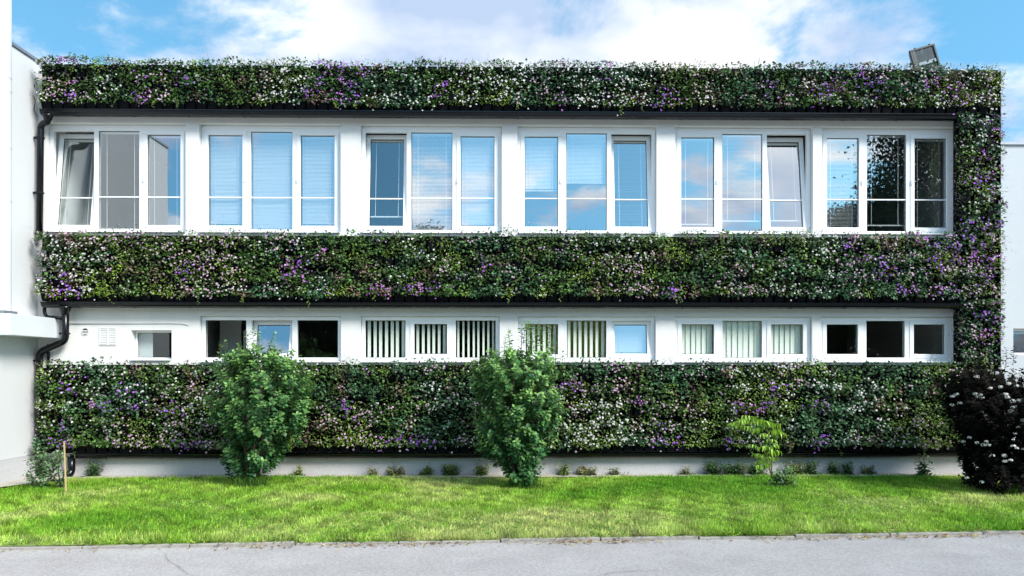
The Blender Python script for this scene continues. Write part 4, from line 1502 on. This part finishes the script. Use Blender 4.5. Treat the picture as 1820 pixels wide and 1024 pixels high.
# weed bush at the sapling's foot
WP = G(1392, 866)
h, pr, s_, c_, y_ = prof([(866, 1370, 1412), (852, 1366, 1418), (842, 1374, 1412), (832, 1388, 1404)], WP)
bush('weed', 'leafy weed clump at the foot of the light green sapling', 'weed', WP, h, pr, 26, 16, 0.05, (np.array([0.04, 0.10, 0.03]), np.array([0.16, 0.27, 0.10])), 'shrub_leaf', stems=4, spread=0.08, seed=23)
# grass tufts under the two shrubs
for k, (px_, py_, lab) in enumerate(((935, 868, 'tuft of long grass at the foot of the middle shrub'), (448, 868, 'tuft of long grass and weeds at the foot of the left shrub'), (1808, 880, 'tuft of long grass in front of the dark shrub'))):
    c0 = G(px_, py_)
    n_ = 260
    q0 = np.stack([c0.x + np.clip(rng.normal(0, 0.12, n_), -0.22, 0.22), c0.y + np.clip(rng.normal(0, 0.06, n_), -0.12, 0.12), np.full(n_, -0.01)], 1)
    hh = rng.uniform(0.08, 0.26, n_)
    ln_ = np.stack([rng.normal(0, 0.4, n_), rng.normal(-0.1, 0.35, n_), np.ones(n_)], 1)
    V, F, C = strips(q0, q0 + ln_ * hh[:, None], rng.uniform(0.006, 0.011, n_), np.array([[0.09, 0.19, 0.03]]) * rng.uniform(0.6, 1.5, (n_, 1)), bend=np.stack([ln_[:, 0] * hh * 0.6, ln_[:, 1] * hh * 0.6, -hh * 0.3], 1))
    o = link('grass_tuft', np_mesh('grass_tuft', V, F, 'blade', C))
    tag(o, lab, 'grass tuft')

# young shrub with its stake at the left
h, pr, s_, c_, y_ = prof([(872, 70, 124), (860, 52, 128), (845, 46, 120), (832, 62, 128), (820, 52, 126), (808, 66, 124), (800, 84, 112), (796, 94, 104)], TL)
bush('young_shrub', 'sparse young shrub with grey green leaves beside the wooden stake', 'shrub', TL, h, pr, 64, 13, 0.048, (np.array([0.07, 0.16, 0.06]), np.array([0.19, 0.30, 0.12])), 'shrub_leaf', stems=5, spread=0.08, tips=0.35, seed=31, depth=0.6)
st = G(118, 880)
mb = MB()
tpz = P(114, 785, st.y + 0.03)
mb.hexa([(st.x - 0.008, st.y - 0.011, -0.1), (st.x + 0.008, st.y - 0.011, -0.1), (st.x + 0.008, st.y + 0.011, -0.1), (st.x - 0.008, st.y + 0.011, -0.1),
         (tpz.x - 0.008, tpz.y - 0.008, tpz.z), (tpz.x + 0.008, tpz.y - 0.008, tpz.z), (tpz.x + 0.008, tpz.y + 0.008, tpz.z), (tpz.x - 0.008, tpz.y + 0.008, tpz.z)])
tag(mb.build('wooden_stake', 'stake_wood', bevel=0.003), 'thin pale wooden stake beside the young shrub at the left', 'stake')

# weeds along the foot of the plinth
WEEDS = [(166, 842, 22, 22, 'dark leafy weed at the plinth foot near the black drain pipe', 0), (532, 842, 8, 10, 'tiny weed at the plinth foot just right of the left shrub', 1),
         (662, 842, 12, 6, 'low weed at the plinth, leftmost in the gap between the two shrubs', 2), (702, 842, 30, 9, 'wide low weed mat at the plinth between the two shrubs', 2),
         (757, 842, 18, 11, 'small weed at the plinth, second from the middle shrub on its left', 1), (800, 842, 30, 13, 'yellow green weed clump at the plinth left of the middle shrub', 1),
         (856, 842, 22, 16, 'rounded weed touching the left side of the middle shrub', 1), (1003, 842, 16, 14, 'rounded weed just right of the middle shrub', 1),
         (1045, 843, 36, 8, 'flat weed row at the plinth right of the middle shrub', 2), (1092, 842, 10, 8, 'single tiny weed at the plinth halfway from shrub to sapling', 2),
         (1219, 842, 9, 7, 'tiny dry weed at the plinth on the bare stretch left of the sapling', 2), (1268, 842, 30, 20, 'leafy weed at the left end of the row behind the sapling', 0),
         (1305, 842, 40, 17, 'dark weed row at the plinth left of the sapling stem', 0), (1345, 842, 34, 18, 'weed clump at the plinth directly behind the sapling', 0),
         (1412, 842, 36, 16, 'weed clump at the plinth just right of the sapling', 1), (1444, 842, 20, 18, 'upright weed at the plinth, second right of the sapling', 0),
         (1482, 842, 18, 17, 'bushy weed at the plinth, third right of the sapling', 0), (1506, 842, 18, 17, 'bushy weed at the plinth, fourth right of the sapling', 0), (1544, 842, 16, 9, 'low dry weed at the plinth left of the broad leaved plant', 2)]
WC = [(np.array([0.05, 0.12, 0.04]), np.array([0.13, 0.23, 0.07])), (np.array([0.11, 0.18, 0.04]), np.array([0.26, 0.31, 0.09])), (np.array([0.13, 0.15, 0.06]), np.array([0.26, 0.25, 0.10]))]
for k, (px_, py_, w_, h_, lab, ci) in enumerate(WEEDS):
    f0 = P(px_, py_, -0.12)
    f0.z = 0.0
    hm, wm = h_ * 0.009, w_ * 0.009
    root = bush('weed', lab, 'weed', f0, hm + 0.03, [(0, -wm / 2, wm / 2), (0.5, -wm * 0.55, wm * 0.55), (1, -wm * 0.3, wm * 0.3)], max(7, int(w_ * 1.1)), 16, 0.042, WC[ci], 'shrub_leaf', stems=2, spread=0.04, seed=60 + k, depth=0.5)
    root['group'] = 'weeds along the plinth'
f0 = P(1640, 846, -0.35)
f0.z = 0
bush('broad_leaved_plant', 'upright broad leaved plant in front of the plinth near the dark shrub', 'plant', f0, 0.30, [(0, -0.04, 0.04), (0.5, -0.11, 0.11), (1, -0.05, 0.06)], 12, 8, 0.075, WC[0], 'shrub_leaf', stems=3, spread=0.04, seed=99, depth=0.8)


# ------------------------------------------------------------------ trees across the road, seen in the window glass
def tree(label, x, y, hgt, rad, seed, cbase, dens=1.0, conic=0.0, n_=210, ls=1.0):
    r = np.random.default_rng(seed)
    root = empty('garden_tree', (x, y, RZ), label, 'tree', 'trees across the road')
    wood = MB()
    wood.tube([(0, 0, -0.1), (0.05, 0, hgt * 0.3), (0, 0.05, hgt * 0.6), (0, 0, hgt * 0.9)], [hgt * 0.022, hgt * 0.017, hgt * 0.011, 0.03], 8)
    n_c = int(95 * dens)
    parts = []
    for k in range(n_c):
        t = r.uniform(0, 1)
        z = hgt * (0.16 + 0.84 * t)
        rr = rad * ((1 - t) ** 0.8 if conic else math.sqrt(max(0.04, 1 - (2 * t - 0.85) ** 2 * 0.72)))
        a_ = r.uniform(0, 2 * math.pi)
        q = rr * math.sqrt(r.uniform(0.1, 1))
        c0 = np.array([q * math.cos(a_), q * math.sin(a_), min(z, hgt)])
        if k % 4 == 0:
            wood.tube([(0, 0, z * 0.75), tuple(c0 * np.array([0.5, 0.5, 0.9])), tuple(c0)], [0.07, 0.045, 0.015], 5, caps=False)
        pos = c0 + r.normal(0, 1, (n_, 3)) * np.array([rad * 0.17, rad * 0.17, hgt * 0.035])
        s_ = r.uniform(0.2, 0.42, n_) * ls
        parts.append(scatter(LEAF4, pos, r.normal(0, 1, (n_, 3)), r.normal(0, 0.5, (n_, 3)) + np.array([[0, 0, 0.8]]), s_, s_ * 0.6, np.array([cbase]) * r.uniform(0.5, 1.5, (n_, 1))))
    V, F, C = join(parts)
    wood.build('trunk', 'bark', root, smooth=True)
    link('crown', np_mesh('crown', V, F, 'dark_leaf', C), root)


def mirror_x(px_, ydist):
    """where a thing stands that shows at column px_ in the glass, ydist metres in front of the facade"""
    r = ray(px_, 655)
    return r.x / r.y * (D + ydist)


tree('tall dark tree reflected in the last upper window at the right', mirror_x(1712, 24), -24, 19, 3.9, 71, (0.022, 0.050, 0.020), 1.7, n_=620, ls=0.62)
tree('tree reflected low in the last upper window, left of the tall one', mirror_x(1528, 28), -28, 10.2, 2.6, 72, (0.03, 0.06, 0.02), 1.2, n_=330, ls=0.7)
tree('small tree whose top shows in the third upper window', mirror_x(760, 32), -32, 9.6, 2.6, 73, (0.05, 0.09, 0.03), 0.9, conic=1)
for k, (px_, yd, hh, rad) in enumerate(((1350, 26, 6.6, 3.4), (1180, 30, 7.0, 3.8), (990, 27, 6.4, 3.4), (560, 30, 7.2, 3.8), (380, 28, 6.8, 3.5), (1750, 30, 9, 4.5), (650, 36, 7.4, 3.6), (860, 34, 7.0, 3.6))):
    tree(['low tree reflected in the fourth lower window', 'low tree reflected between the third and fourth lower windows', 'low tree reflected in the third lower window',
          'low tree reflected in the first lower window', 'low tree reflected left of the first lower window', 'broad tree reflected beyond the right end of the facade',
          'low tree reflected in the second lower window, left side', 'low tree reflected in the second lower window, right side'][k], mirror_x(px_, yd), -yd, hh, rad, 80 + k, (0.028, 0.055, 0.02))
